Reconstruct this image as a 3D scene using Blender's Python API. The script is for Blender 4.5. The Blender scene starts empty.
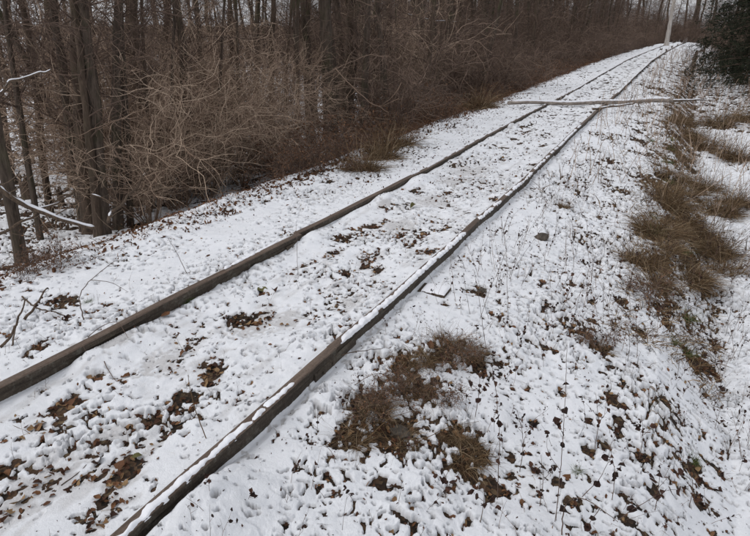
import bpy, math, random
import numpy as np
from mathutils import Vector, Matrix, Euler

# ------------------------------------------------------------------ camera, sky, sun, exposure
SC = bpy.context.scene
COL = SC.collection
H, PITCH, YAW, FPX, CX, CY = 1.9, math.radians(23.35), math.radians(27.39), 560.0, 375.0, 268.0
cam_data = bpy.data.cameras.new("camera")
cam = bpy.data.objects.new("camera", cam_data); COL.objects.link(cam)
cam.location = (0, 0, H); cam.rotation_euler = (math.pi/2 - PITCH, 0, YAW)
cam_data.sensor_width = 36; cam_data.lens = FPX/750*36
cam_data.clip_start = 0.05; cam_data.clip_end = 5000
SC.camera = cam

SUN_EL, SUN_AZ = math.radians(52), math.radians(222)      # direction the soft light comes from
world = bpy.data.worlds.new("World"); SC.world = world; world.use_nodes = True
wn = world.node_tree; wn.nodes.clear()
sky = wn.nodes.new("ShaderNodeTexSky"); sky.sky_type = 'NISHITA'; sky.sun_disc = False
sky.sun_elevation = SUN_EL; sky.sun_rotation = SUN_AZ
sky.air_density = 1.0; sky.dust_density = 4.0; sky.ozone_density = 1.0
hsv = wn.nodes.new("ShaderNodeHueSaturation"); hsv.inputs['Saturation'].default_value = 0.28
bg = wn.nodes.new("ShaderNodeBackground"); bg.inputs['Strength'].default_value = 0.10
wo = wn.nodes.new("ShaderNodeOutputWorld")
cloud = wn.nodes.new("ShaderNodeMix"); cloud.data_type = 'RGBA'; cloud.inputs[0].default_value = 0.72   # even overcast veil
cloud.inputs[7].default_value = (6.2, 6.35, 6.7, 1)
wn.links.new(sky.outputs[0], hsv.inputs['Color']); wn.links.new(hsv.outputs[0], cloud.inputs[6]); wn.links.new(cloud.outputs[2], bg.inputs['Color'])
wn.links.new(bg.outputs[0], wo.inputs['Surface'])
sun_d = bpy.data.lights.new("sun", 'SUN'); sun_d.energy = 0.75; sun_d.angle = math.radians(40)
sun_d.color = (1.0, 0.965, 0.93)
sun = bpy.data.objects.new("sun", sun_d); COL.objects.link(sun)
sd = Vector((math.sin(SUN_AZ)*math.cos(SUN_EL), math.cos(SUN_AZ)*math.cos(SUN_EL), math.sin(SUN_EL)))
sun.rotation_euler = sd.to_track_quat('Z', 'Y').to_euler()
SC.view_settings.view_transform = 'Standard'; SC.view_settings.look = 'None'
SC.view_settings.gamma = 1.0; SC.view_settings.exposure = 0.33
SC.cycles.max_bounces = 4; SC.cycles.diffuse_bounces = 3; SC.cycles.glossy_bounces = 1
SC.cycles.transmission_bounces = 1; SC.cycles.transparent_max_bounces = 4
SC.cycles.use_denoising = True
try: SC.render.use_persistent_data = False
except Exception: pass

rng = np.random.default_rng(7)
random.seed(7)

# ------------------------------------------------------------------ helpers
def noise2(x, y, seed=0):
    x = np.asarray(x, float); y = np.asarray(y, float)
    xi = np.floor(x); yi = np.floor(y); fx = x-xi; fy = y-yi
    xi = xi.astype(np.int64); yi = yi.astype(np.int64)
    def g(ix, iy, dx, dy):
        h = (ix*374761393 + iy*668265263 + seed*1442695041) & 0xffffffff
        h = ((h ^ (h >> 13))*1274126177) & 0xffffffff
        h = (h ^ (h >> 16)) & 0xffff
        a = h*(2*math.pi/65536)
        return np.cos(a)*dx + np.sin(a)*dy
    u = fx*fx*fx*(fx*(fx*6-15)+10); v = fy*fy*fy*(fy*(fy*6-15)+10)
    n00 = g(xi, yi, fx, fy); n10 = g(xi+1, yi, fx-1, fy)
    n01 = g(xi, yi+1, fx, fy-1); n11 = g(xi+1, yi+1, fx-1, fy-1)
    return ((n00*(1-u)+n10*u)*(1-v) + (n01*(1-u)+n11*u)*v)*1.45
def fbm(x, y, seed=0, o=3):
    r = 0; a = 1.0; t = 0
    for k in range(o):
        r = r + a*noise2(x*2**k, y*2**k, seed+k*17); t += a; a *= .5
    return r/t
def sstep(a, b, x):
    t = np.clip((x-a)/(b-a), 0, 1); return t*t*(3-2*t)

def mesh_np(name, verts, faces, mat=None, smooth=False, attrs=None):
    """faces: (M,k) array, or list of such arrays"""
    me = bpy.data.meshes.new(name)
    if not isinstance(faces, (list, tuple)): faces = [faces]
    faces = [np.asarray(f) for f in faces if len(f)]
    nv = len(verts); nl = sum(f.size for f in faces); nf = sum(len(f) for f in faces)
    me.vertices.add(nv); me.vertices.foreach_set('co', np.asarray(verts, np.float32).ravel())
    me.loops.add(nl); me.polygons.add(nf)
    me.loops.foreach_set('vertex_index', np.concatenate([f.ravel() for f in faces]).astype(np.int32))
    tot = np.concatenate([np.full(len(f), f.shape[1]) for f in faces]).astype(np.int32)
    st = np.concatenate([[0], np.cumsum(tot)[:-1]]).astype(np.int32)
    me.polygons.foreach_set('loop_start', st)
    me.polygons.foreach_set('use_smooth', np.full(nf, bool(smooth)))
    me.update(calc_edges=True)
    for k, v in (attrs or {}).items():
        a = me.attributes.new(k, 'FLOAT', 'POINT'); a.data.foreach_set('value', np.asarray(v, np.float32))
    if mat: me.materials.append(mat)
    me.validate()
    return me
def obj(name, me, parent=None, **props):
    o = bpy.data.objects.new(name, me); COL.objects.link(o)
    if parent is not None: o.parent = parent
    for k, v in props.items(): o[k] = v
    return o
def thing(name, label, cat, loc=(0, 0, 0), rot=(0, 0, 0), group=None, scale=1.0):
    o = bpy.data.objects.new(name, None); COL.objects.link(o)
    o.location = loc; o.rotation_euler = rot
    o.scale = (scale,)*3 if np.isscalar(scale) else scale
    o.empty_display_size = .1
    o['label'] = label; o['category'] = cat
    if group: o['group'] = group
    return o

class Geo:
    def __init__(s): s.v = []; s.f = {}; s.t = []; s.n = 0
    def add(s, v, f, tint=0.5):
        v = np.asarray(v, float).reshape(-1, 3); f = np.asarray(f)
        s.v.append(v); s.f.setdefault(f.shape[1], []).append(f + s.n)
        s.t.append(np.broadcast_to(np.asarray(tint, float), (len(v),))); s.n += len(v)
    def mesh(s, name, mat, smooth=False):
        return mesh_np(name, np.concatenate(s.v), [np.concatenate(x) for x in s.f.values()], mat, smooth,
                       {'tint': np.concatenate(s.t)})

def unit(a): return a/np.maximum(np.linalg.norm(a, axis=-1, keepdims=True), 1e-9)
def grow(start, dirs, length, npts, wander, bend, r):
    """N polylines at once. bend: vector added to the direction over the length"""
    N = len(start); P = np.zeros((N, npts, 3)); P[:, 0] = start; d = unit(dirs)
    step = (np.asarray(length)/(npts-1)).reshape(-1, 1)*np.ones((N, 1))
    bend = np.asarray(bend, float)
    for k in range(1, npts):
        d = unit(d + r.normal(0, wander, (N, 3)) + bend/(npts-1))
        P[:, k] = P[:, k-1] + d*step
    return P
def tubes(P, R, sides):
    N, K, _ = P.shape
    T = np.gradient(P, axis=1); T = unit(T)
    ref = np.where(np.abs(T[..., 2:3]) > .9, np.array([1., 0, 0]), np.array([0, 0, 1.]))
    U = unit(np.cross(T, ref)); V = np.cross(T, U)
    a = np.arange(sides)*2*math.pi/sides
    R = np.broadcast_to(R, (N, K))
    ring = P[:, :, None, :] + R[:, :, None, None]*(np.cos(a)[None, None, :, None]*U[:, :, None, :] + np.sin(a)[None, None, :, None]*V[:, :, None, :])
    idx = np.arange(N*K*sides).reshape(N, K, sides)
    A = idx[:, :-1]; B = idx[:, 1:]
    f = np.stack([A, np.roll(A, -1, 2), np.roll(B, -1, 2), B], -1).reshape(-1, 4)
    return ring.reshape(-1, 3), f
def taper(N, K, r0, r1, pw=1.0):
    t = np.linspace(0, 1, K)**pw
    r0 = np.asarray(r0).reshape(-1, 1)*np.ones((N, 1)); r1 = np.asarray(r1).reshape(-1, 1)*np.ones((N, 1))
    return r0*(1-t) + r1*t
def sprout(P, n, r, ang=(25, 70), t0=.15, t1=1.0):
    """choose n starts on the polylines P and directions fanned off the parent tangent"""
    N, K, _ = P.shape
    i = r.integers(0, N, n); t = r.uniform(t0, t1, n)*(K-1); k = np.minimum(t.astype(int), K-2); fr = (t-k)[:, None]
    s = P[i, k]*(1-fr) + P[i, k+1]*fr; T = unit(P[i, k+1]-P[i, k])
    q = unit(np.cross(T, r.normal(0, 1, (n, 3)))); a = np.radians(r.uniform(ang[0], ang[1], n))[:, None]
    return s, T*np.cos(a)+q*np.sin(a), t/(K-1)

# ------------------------------------------------------------------ materials
def mat_new(name):
    m = bpy.data.materials.new(name); m.use_nodes = True
    nt = m.node_tree; b = nt.nodes['Principled BSDF']; b.inputs['Roughness'].default_value = .85
    b.inputs['Specular IOR Level'].default_value = .25
    return m, nt, b
def N_(nt, t, **kw):
    n = nt.nodes.new(t)
    for k, v in kw.items():
        if k in n.inputs: n.inputs[k].default_value = v
        else: setattr(n, k, v)
    return n
def ramp(nt, fac, stops):
    r = nt.nodes.new('ShaderNodeValToRGB'); e = r.color_ramp.elements
    while len(e) < len(stops): e.new(.5)
    for q, (p, c) in zip(e, stops): q.position = p; q.color = (*c, 1)
    nt.links.new(fac, r.inputs[0]); return r.outputs[0]
def mix(nt, fac, a, b, mode='MIX'):
    m = nt.nodes.new('ShaderNodeMix'); m.data_type = 'RGBA'; m.blend_type = mode
    for s, v in ((0, fac), (6, a), (7, b)):
        if hasattr(v, 'links'): nt.links.new(v, m.inputs[s])
        else: m.inputs[s].default_value = v if s == 0 else (*v, 1)
    return m.outputs[2]
def noise(nt, scale, detail=4, rough=.6, coord='Object', stretch=None):
    tc = nt.nodes.new('ShaderNodeTexCoord'); src = tc.outputs[coord]
    if stretch:
        mp = nt.nodes.new('ShaderNodeMapping'); mp.inputs['Scale'].default_value = stretch
        nt.links.new(src, mp.inputs[0]); src = mp.outputs[0]
    n = N_(nt, 'ShaderNodeTexNoise', Scale=scale, Detail=detail, Roughness=rough); nt.links.new(src, n.inputs[0])
    return n.outputs[0]
def bump(nt, b, h, dist, strength=1.0):
    n = N_(nt, 'ShaderNodeBump', Strength=strength, Distance=dist); nt.links.new(h, n.inputs['Height'])
    nt.links.new(n.outputs[0], b.inputs['Normal'])
def tint_attr(nt):
    a = nt.nodes.new('ShaderNodeAttribute'); a.attribute_name = 'tint'; return a.outputs['Fac']

# snow
M_snow, nt, b = mat_new('snow')
dirt = nt.nodes.new('ShaderNodeAttribute'); dirt.attribute_name = 'dirt'
n1 = noise(nt, 9, 5, .6); base = ramp(nt, n1, [(.3, (.78, .80, .84)), (.6, (.86, .875, .91))])
n2 = noise(nt, 60, 4, .7); dcol = ramp(nt, n2, [(.3, (.22, .19, .165)), (.7, (.52, .49, .47))])
nt.links.new(mix(nt, dirt.outputs['Fac'], base, dcol), b.inputs['Base Color'])
b.inputs['Roughness'].default_value = .7
bump(nt, b, noise(nt, 130, 6, .7), .008, .9)
# soil and leaf litter
M_soil, nt, b = mat_new('leaf litter soil')
v = N_(nt, 'ShaderNodeTexVoronoi', Scale=38.0); tc = nt.nodes.new('ShaderNodeTexCoord')
nt.links.new(tc.outputs['Object'], v.inputs['Vector'])
sp = nt.nodes.new('ShaderNodeSeparateColor'); nt.links.new(v.outputs['Color'], sp.inputs[0])
c1 = ramp(nt, sp.outputs[0], [(0, (.022, .015, .010)), (.45, (.055, .034, .022)), (.8, (.11, .062, .034)), (1, (.17, .12, .07))])
c2 = ramp(nt, noise(nt, 3.0, 6, .7), [(.35, (.35, .35, .33)), (.7, (1, 1, 1))])
nt.links.new(mix(nt, 1.0, c1, c2, 'MULTIPLY'), b.inputs['Base Color'])
bump(nt, b, v.outputs['Distance'], .02, .8)

def tinted(name, stops, rough=.85, extra=None, bumpsc=None, snowtop=None):
    m, nt, b = mat_new(name)
    c = ramp(nt, tint_attr(nt), stops)
    if extra: c = mix(nt, .7, c, ramp(nt, noise(nt, extra, 4, .65), [(.3, (.45, .45, .45)), (.7, (1, 1, 1))]), 'MULTIPLY')
    if snowtop:
        g = nt.nodes.new('ShaderNodeNewGeometry'); s = nt.nodes.new('ShaderNodeSeparateXYZ')
        nt.links.new(g.outputs['Normal'], s.inputs[0])
        nz = noise(nt, 5, 3); mm = N_(nt, 'ShaderNodeMath', operation='MULTIPLY_ADD'); nt.links.new(nz, mm.inputs[0])
        mm.inputs[1].default_value = -1.1; nt.links.new(s.outputs['Z'], mm.inputs[2])
        mr = nt.nodes.new('ShaderNodeMapRange'); mr.inputs[1].default_value = snowtop; mr.inputs[2].default_value = snowtop+.12
        nt.links.new(mm.outputs[0], mr.inputs[0])
        c = mix(nt, mr.outputs[0], c, (.78, .79, .83))
    nt.links.new(c, b.inputs['Base Color']); b.inputs['Roughness'].default_value = rough
    if bumpsc: bump(nt, b, noise(nt, bumpsc, 5, .7), .01, .8)
    return m
M_twig = tinted('tan twig', [(0, (.12, .080, .058)), (.5, (.29, .205, .150)), (1, (.56, .43, .325))], snowtop=.62)
M_dtwig = tinted('dark twig', [(0, (.055, .038, .030)), (.6, (.14, .096, .074)), (1, (.26, .185, .14))], snowtop=.6)
M_straw = tinted('dry straw', [(0, (.035, .022, .012)), (.45, (.12, .072, .036)), (.8, (.21, .14, .078)), (1, (.42, .33, .22))])
M_green = tinted('green grass', [(0, (.035, .05, .015)), (.6, (.08, .12, .035)), (1, (.20, .20, .08))])
M_leaf = tinted('dead leaf', [(0, (.045, .022, .015)), (.4, (.11, .05, .028)), (.75, (.20, .095, .045)), (1, (.32, .21, .11))], extra=60)
M_dleaf = tinted('shrivelled leaf', [(0, (.022, .013, .011)), (.6, (.06, .030, .024)), (1, (.12, .06, .04))], extra=60)
M_rleaf = tinted('russet leaf', [(0, (.05, .026, .018)), (.5, (.17, .085, .05)), (1, (.36, .20, .11))], extra=30)
M_needle = tinted('spruce needle', [(0, (.012, .015, .008)), (.6, (.022, .028, .015)), (1, (.045, .048, .028))])
def bark(name, lo, hi, moss=0.0, scale=14, st=(1, 1, .22)):
    m, nt, b = mat_new(name)
    n = noise(nt, scale, 6, .7, stretch=st); c = ramp(nt, n, [(.32, lo), (.68, hi)])
    if moss: c = mix(nt, ramp(nt, noise(nt, 2.2, 3), [(.5, (0, 0, 0)), (.7, (moss,)*3)]), c, (.06, .075, .025))
    nt.links.new(c, b.inputs['Base Color']); bump(nt, b, n, .03, 1.0); b.inputs['Roughness'].default_value = .95
    return m
M_bark = bark('dark bark', (.032, .024, .019), (.15, .115, .09), .4)
M_bark2 = bark('brown bark', (.035, .025, .019), (.15, .108, .08), .2)
M_birch = bark('pale bark', (.30, .27, .24), (.62, .58, .54), 0, 6)
M_log = bark('log bark', (.13, .105, .09), (.46, .40, .35), 0, 16, (.12, .5, 1))
M_stick = bark('grey brown stick', (.06, .042, .03), (.20, .145, .105), 0, 40)
# rail steel
M_rail, nt, b = mat_new('rusty rail steel')
n = noise(nt, 7, 6, .7, stretch=(3, .35, 3)); n3 = noise(nt, 70, 5, .7)
c = ramp(nt, n, [(.3, (.035, .027, .021)), (.5, (.085, .068, .052)), (.75, (.165, .135, .105))])
c = mix(nt, .75, c, ramp(nt, n3, [(.32, (.38, .34, .32)), (.66, (1, 1, 1))]), 'MULTIPLY')
c = mix(nt, ramp(nt, noise(nt, 16, 5, .75), [(.52, (0, 0, 0)), (.66, (.6, .6, .6))]), c, (.16, .15, .125))
nt.links.new(c, b.inputs['Base Color']); b.inputs['Roughness'].default_value = .78; bump(nt, b, n3, .008, 1.0)
M_worn, nt, b = mat_new('worn rail head')
n = noise(nt, 6, 6, .7, stretch=(4, .3, 3)); n3 = noise(nt, 60, 5, .7)
c = ramp(nt, n, [(.3, (.085, .062, .05)), (.52, (.165, .125, .10)), (.75, (.26, .21, .175))])
c = mix(nt, .7, c, ramp(nt, n3, [(.32, (.45, .40, .37)), (.66, (1, 1, 1))]), 'MULTIPLY')
c = mix(nt, ramp(nt, noise(nt, 13, 5, .75), [(.5, (0, 0, 0)), (.68, (.7, .7, .7))]), c, (.10, .062, .042))
nt.links.new(c, b.inputs['Base Color']); b.inputs['Roughness'].default_value = .62; bump(nt, b, n3, .003, .6)
M_sleeper = bark('weathered sleeper wood', (.035, .024, .017), (.12, .09, .065), 0, 30)
M_stone, nt, b = mat_new('grey brown stone')
n = noise(nt, 18, 6, .7); nt.links.new(ramp(nt, n, [(.3, (.035, .03, .025)), (.7, (.13, .11, .09))]), b.inputs['Base Color']); bump(nt, b, n, .02)
M_cap, nt, b = mat_new('snow cap'); b.inputs['Base Color'].default_value = (.82, .83, .87, 1); b.inputs['Roughness'].default_value = .7
bump(nt, b, noise(nt, 90, 5, .65), .005, .6)

# ------------------------------------------------------------------ terrain shape (x across the track, y along it)
KN = np.array([-30, 0, 4, 8, 12, 16, 22, 30, 42, 60, 85, 108, 125.])
KX = np.array([0, 0, 0, -.03, -.108, -.147, -.137, -.159, -.133, .10, .70, 1.5, 4.0]) - 2.451
KZ = np.array([.1, 0, -.045, -.115, -.15, -.184, -.219, -.177, -.129, -.20, -.27, -.36, -.8])
def xc(y): return np.interp(y, KN, KX)
def zc(y): return np.interp(y, KN, KZ)
PL = np.array([-900, -60, -14, -9, -6.2, -4.6, -3.7, -3.1, -2.7, -2.2, -1.2, -.80, -.72, -.45, .3, .70, .79, .95, 1.3, 1.8, 2.3, 2.7, 3.05, 3.25, 4.6, 6.5, 9, 60, 900])
PZ = np.array([-1.2, -1.4, -1.45, -1.4, -1.25, -.95, -.60, -.32, -.17, -.10, -.06, -.020, -.088, -.084, -.07, -.024, -.112, -.122, -.155, -.24, -.34, -.45, -.74, -.86, -.86, -.70, -.60, -.5, -.5])
def terrain(x, y):
    lat = x - xc(y)
    z = zc(y) + np.interp(lat, PL, PZ)
    z = z + .066*sstep(-.715, -.705, lat)*sstep(-.25, -.62, lat)*sstep(4.1, 4.9, y)*(.7+.55*noise2(y/.6, y*0, 8)) + .012*sstep(.78, .86, lat)*sstep(1.2, .9, lat)
    wob = sstep(.85, 2.2, np.abs(lat))
    z = z + wob*.07*fbm(x/1.1, y/1.1, 3, 2) + .012*noise2(x/.5, y/.5, 9)
    z = z + sstep(.95, 1.6, lat)*sstep(14, 7, np.abs(y))*(.026*noise2(x/.27, y/.27, 6) + .006*np.abs(noise2(x/.13, y/.13, 7)))
    z = z + sstep(4, 10, np.abs(lat))*.18*noise2(x/4, y/4, 5)
    return z
fwd = np.array([-math.sin(YAW)*math.cos(PITCH), math.cos(YAW)*math.cos(PITCH), -math.sin(PITCH)])
rgt = np.array([math.cos(YAW), math.sin(YAW), 0.]); upv = np.cross(rgt, fwd)
def ray(px, py):
    d = fwd*FPX + rgt*(px-CX) - upv*(py-CY); return d/np.linalg.norm(d)
def at(px, py, tmax=120):
    d = ray(px, py); t = np.linspace(.8, tmax, 6000)
    P = np.array([0, 0, H]) + d*t[:, None]; below = np.nonzero(P[:, 2] < terrain(P[:, 0], P[:, 1]))[0]
    if not len(below): return P[-1]
    return P[below[0]]
def at_z(px, py, z):
    d = ray(px, py); return np.array([0, 0, H]) + d*((z-H)/d[2])
def pxm(p):                                               # metres per photo pixel at a point
    return float((np.asarray(p)-np.array([0, 0, H])) @ fwd)/FPX

BARE = [(150,418,.10),(182,398,.15),(215,366,.10),(68,402,.13),(100,375,.07),(128,465,.08),(2,468,.10),(262,291,.06),
 (236,318,.10),(345,272,.07),(340,236,.10),(365,400,.15),(352,432,.12),(395,430,.17),(420,385,.16),(440,350,.20),(478,362,.12),(478,291,.11),(405,365,.14),
 (465,452,.16),(452,437,.12),(445,303,.04),(600,347,.16),(640,262,.20),(652,232,.22),(685,222,.34),(712,240,.30),(722,262,.22),(725,128,.6),
 (704,150,.45),(735,165,.4),(688,350,.13),(606,442,.10),(642,455,.12),(696,468,.13),(652,490,.10),(318,170,.22),(358,166,.26),(385,150,.3),(200,201,.12),
 (228,210,.08),(265,200,.08),(560,205,.14),(585,262,.10),(655,88,.5),(545,236,.10),(38,345,.10),(62,300,.12),(330,180,.15),(300,178,.15),(700,500,.10),
 (495,490,.08),(380,480,.05),(532,420,.06),(640,140,.3),(610,160,.2),(590,420,.05),(560,480,.06),(510,455,.06),(310,172,.2),(340,160,.3),(372,150,.3),(330,168,.2),(415,128,.35),(392,140,.3),(288,182,.15),(255,188,.12),
 (620,300,.12),(575,330,.10),(590,300,.08),(640,330,.12),(560,390,.08),(610,395,.10),(665,400,.12),(620,420,.07),(575,500,.08),(630,520,.08),(590,450,.08),(720,470,.08),(670,300,.15),(620,235,.15),(600,215,.12),(655,180,.3),(620,190,.2)]
SLUSH = [(50,478,.16),(20,495,.14),(255,322,.20),(285,318,.14),(120,345,.10),(400,225,.25),(430,200,.30),(455,180,.3),(160,360,.14),(350,300,.12),(120,430,.12),(470,170,.4)]
BW = [(*at(a, c)[:2], r*(.72 if a < 240 and c > 340 else .95 if 330 < a < 500 and 330 < c < 460 else .62 if a > 500 and c > 200 and not (a > 640 and c < 300) else 1.0)) for a, c, r in BARE]; SW = [(*at(a, c)[:2], r) for a, c, r in SLUSH]
GY0 = 1.0
def snow_thick(x, y):
    lat = x - xc(y); al = np.abs(lat); rr = np.hypot(x, y)
    wx = x + .02*noise2(x/.07, y/.07, 31); wy = y + .02*noise2(x/.07, y/.07, 32)
    n1 = np.abs(noise2(wx/.15, wy/.15, 11))**.8; n2 = np.abs(noise2(wx/.055, wy/.055, 12))
    n0 = fbm(x/.45, y/.45, 13, 3); nf = noise2(wx/.024, wy/.024, 27)
    dens = fbm(x/.9, y/.9, 14, 3)                              # how pitted the patch of ground is
    rough = sstep(-.25, .35, dens + .5*n0 + .5*noise2(x/1.3, y/1.3, 35))
    lump = .014*n1*(.35+1.2*rough) + .007*n2*(.15+1.2*rough) + .020*n0 + .0026*nf*(.4+rough) + .0020*noise2(wx/.0125, wy/.0125, 28)
    slope_r = sstep(.9, 1.8, lat); wood = sstep(-3.0, -4.6, lat)
    pit = sstep(.43, .53, noise2(wx/.050, wy/.050, 15) + .30*nf + .6*dens + .3*(rough-.5) + .04*slope_r + .12*wood + .06*sstep(3, 9, rr))
    pit2 = sstep(.55, .66, noise2(wx/.12, wy/.08, 16) + .5*nf + .6*dens + .12*slope_r + .22*wood + .05*sstep(4, 10, rr))
    lump = lump*(1 + .3*slope_r + .35*sstep(4, 9, rr))
    pit3 = sstep(.46, .55, noise2(wx/.05, wy/.035, 33) + .25*nf + .45*fbm(x/.5, y/.5, 34, 3) + .10*sstep(12, 22, rr))*np.clip(slope_r + .6*sstep(10, 20, rr), 0, 1)
    t = .018 + lump - .050*pit - .055*pit2 - .05*pit3
    inside = sstep(.72, .66, al)
    mid = sstep(.62, .30, al)
    t = t - inside*.016*sstep(-.1, .5, fbm(x/.22, y/.5, 18, 3)+.15*mid)
    band = sstep(2.3, 2.7, lat)*sstep(3.6, 3.1, lat)*sstep(3.2, 5, y)
    t = t - band*.05*sstep(-.15, .25, fbm(x/.35, y/.6, 19, 4)+.3*nf)*sstep(4, 6, y)
    path = sstep(3.15, 3.4, lat)*sstep(5.2, 4.6, lat)*sstep(26, 18, y); t = t + path*.022
    far_r = (1-path)*sstep(1.4, 2.4, lat)*sstep(10, 16, y)
    t = t - far_r*.035*sstep(-.1, .4, fbm(x/.4, y/.4, 20, 4))
    t = np.where(rr > 40, np.maximum(t, t*0+.004*sstep(40, 60, rr)+t*sstep(60, 40, rr)), t)
    t = t - wood*.03*sstep(-.2, .5, fbm(x/.8, y/.8, 21, 3))
    nb = .85*noise2(x/.09, y/.09, 22) + .95*noise2(x/.036, y/.036, 23)
    for bx, by, r in BW:
        m = (np.abs(x-bx) < r*2.2) & (np.abs(y-by) < r*2.2)
        if m.any():
            d = np.hypot(x[m]-bx, (y[m]-by)*.85)/r + .75*nb[m]
            t[m] = t[m] - .05*sstep(1.0, .6, d)
    dirtm = np.zeros_like(t)
    for bx, by, r in SW:
        m = (np.abs(x-bx) < r*2.2) & (np.abs(y-by) < r*2.2)
        if m.any():
            d = np.hypot(x[m]-bx, (y[m]-by)*.7)/r + .7*nb[m]
            w = sstep(1.05, .5, d); t[m] = t[m]*(1-.6*w) + .002*w; dirtm[m] = np.maximum(dirtm[m], .5*w)
    dirtm = np.maximum(dirtm, .55*sstep(.010, -.002, t))
    dirtm = np.maximum(dirtm, inside*.34*sstep(.05, .45, fbm(x/.13, y/.35, 24, 4)))
    # keep full depth beside the rails, open snow in front of the camera foot
    t = np.where((al > .68) & (al < .84), np.maximum(t, .022), t)
    t = np.clip(t, -.02, .08)
    # snow heaped against the near end of the right-hand rail
    heap = sstep(.76, .84, lat)*sstep(1.30, .84, lat)*sstep(1.75, 1.40, y)
    t = t + heap*(.085 + .02*n1)
    heap2 = sstep(.78, .90, lat)*sstep(1.15, .9, lat)*sstep(.15, .5, noise2(y/.55, y*0+3.3, 25))*.025
    heap3 = sstep(-.72, -.68, lat)*sstep(-.40, -.62, lat)*sstep(0, .5, noise2(y/.7, y*0+7.3, 26))*.05
    return t + heap2 + heap3, dirtm

def polar_sheet(nth, nr, half, rmin, rmax, thick=0.0, rpow=1.0):
    th0 = math.pi/2 + YAW
    d = np.linspace(-half, half, nth)
    out = np.linspace(half, 2*math.pi-half, 60)[1:-1]
    th = th0 + np.concatenate([d, out])
    r1 = np.concatenate([rmin*(1.3/rmin)**np.linspace(0, 1, max(8, nr//50))[:-1], 1.3*(9/1.3)**np.linspace(0, 1, int(nr*.63))[:-1], 9*(60/9)**np.linspace(0, 1, int(nr*.35))]); r2 = 60*(rmax/60)**np.linspace(0, 1, 22)[1:]
    r = np.concatenate([r1, r2])
    X = np.cos(th)[None]*r[:, None]; Y = np.sin(th)[None]*r[:, None]
    n, m = X.shape; idx = np.arange(n*m).reshape(n, m)
    A = idx[:-1]; B = idx[1:]
    f = np.stack([A, B, np.roll(B, -1, 1), np.roll(A, -1, 1)], -1).reshape(-1, 4)
    return X.ravel(), Y.ravel(), f[:, ::-1], idx
DSOIL = .030
X, Y, F, idx = polar_sheet(260, 330, math.radians(50), .25, 1500)
Z = terrain(X, Y) - DSOIL + .006*noise2(X/.06, Y/.06, 40)
V = np.stack([X, Y, Z], 1)
cen = len(V); V = np.vstack([V, [[0, 0, float(terrain(np.array([0.]), np.array([0.]))[0]) - DSOIL]]])
cf = np.stack([np.roll(idx[0], -1), idx[0], np.full(idx.shape[1], cen)], 1)
ground = obj('ground', mesh_np('ground', V, [F, cf], M_soil, True), kind='structure',
             label='dark soil and leaf litter of the embankment and wood')
X, Y, F, idx = polar_sheet(760, 1030, math.radians(49), .25, 1500)
T, DIRT = snow_thick(X, Y)
ZS = terrain(X, Y) - DSOIL + T
V = np.stack([X, Y, ZS], 1)
V = np.vstack([V, [[0, 0, float(terrain(np.array([0.]), np.array([0.]))[0])]]])
cf = np.stack([np.roll(idx[0], -1), idx[0], np.full(idx.shape[1], len(V)-1)], 1)
snow = obj('snow', mesh_np('snow', V, [F, cf], M_snow, True, {'dirt': np.append(DIRT, 0)}), kind='structure',
           label='thin lumpy snow lying over the trackbed and banks')
SX, SY, ST = X, Y, T
def surf(x, y):
    x = np.atleast_1d(np.asarray(x, float)); y = np.atleast_1d(np.asarray(y, float))
    t, _ = snow_thick(x, y); return terrain(x, y) - DSOIL + np.maximum(t, 0)

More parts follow.
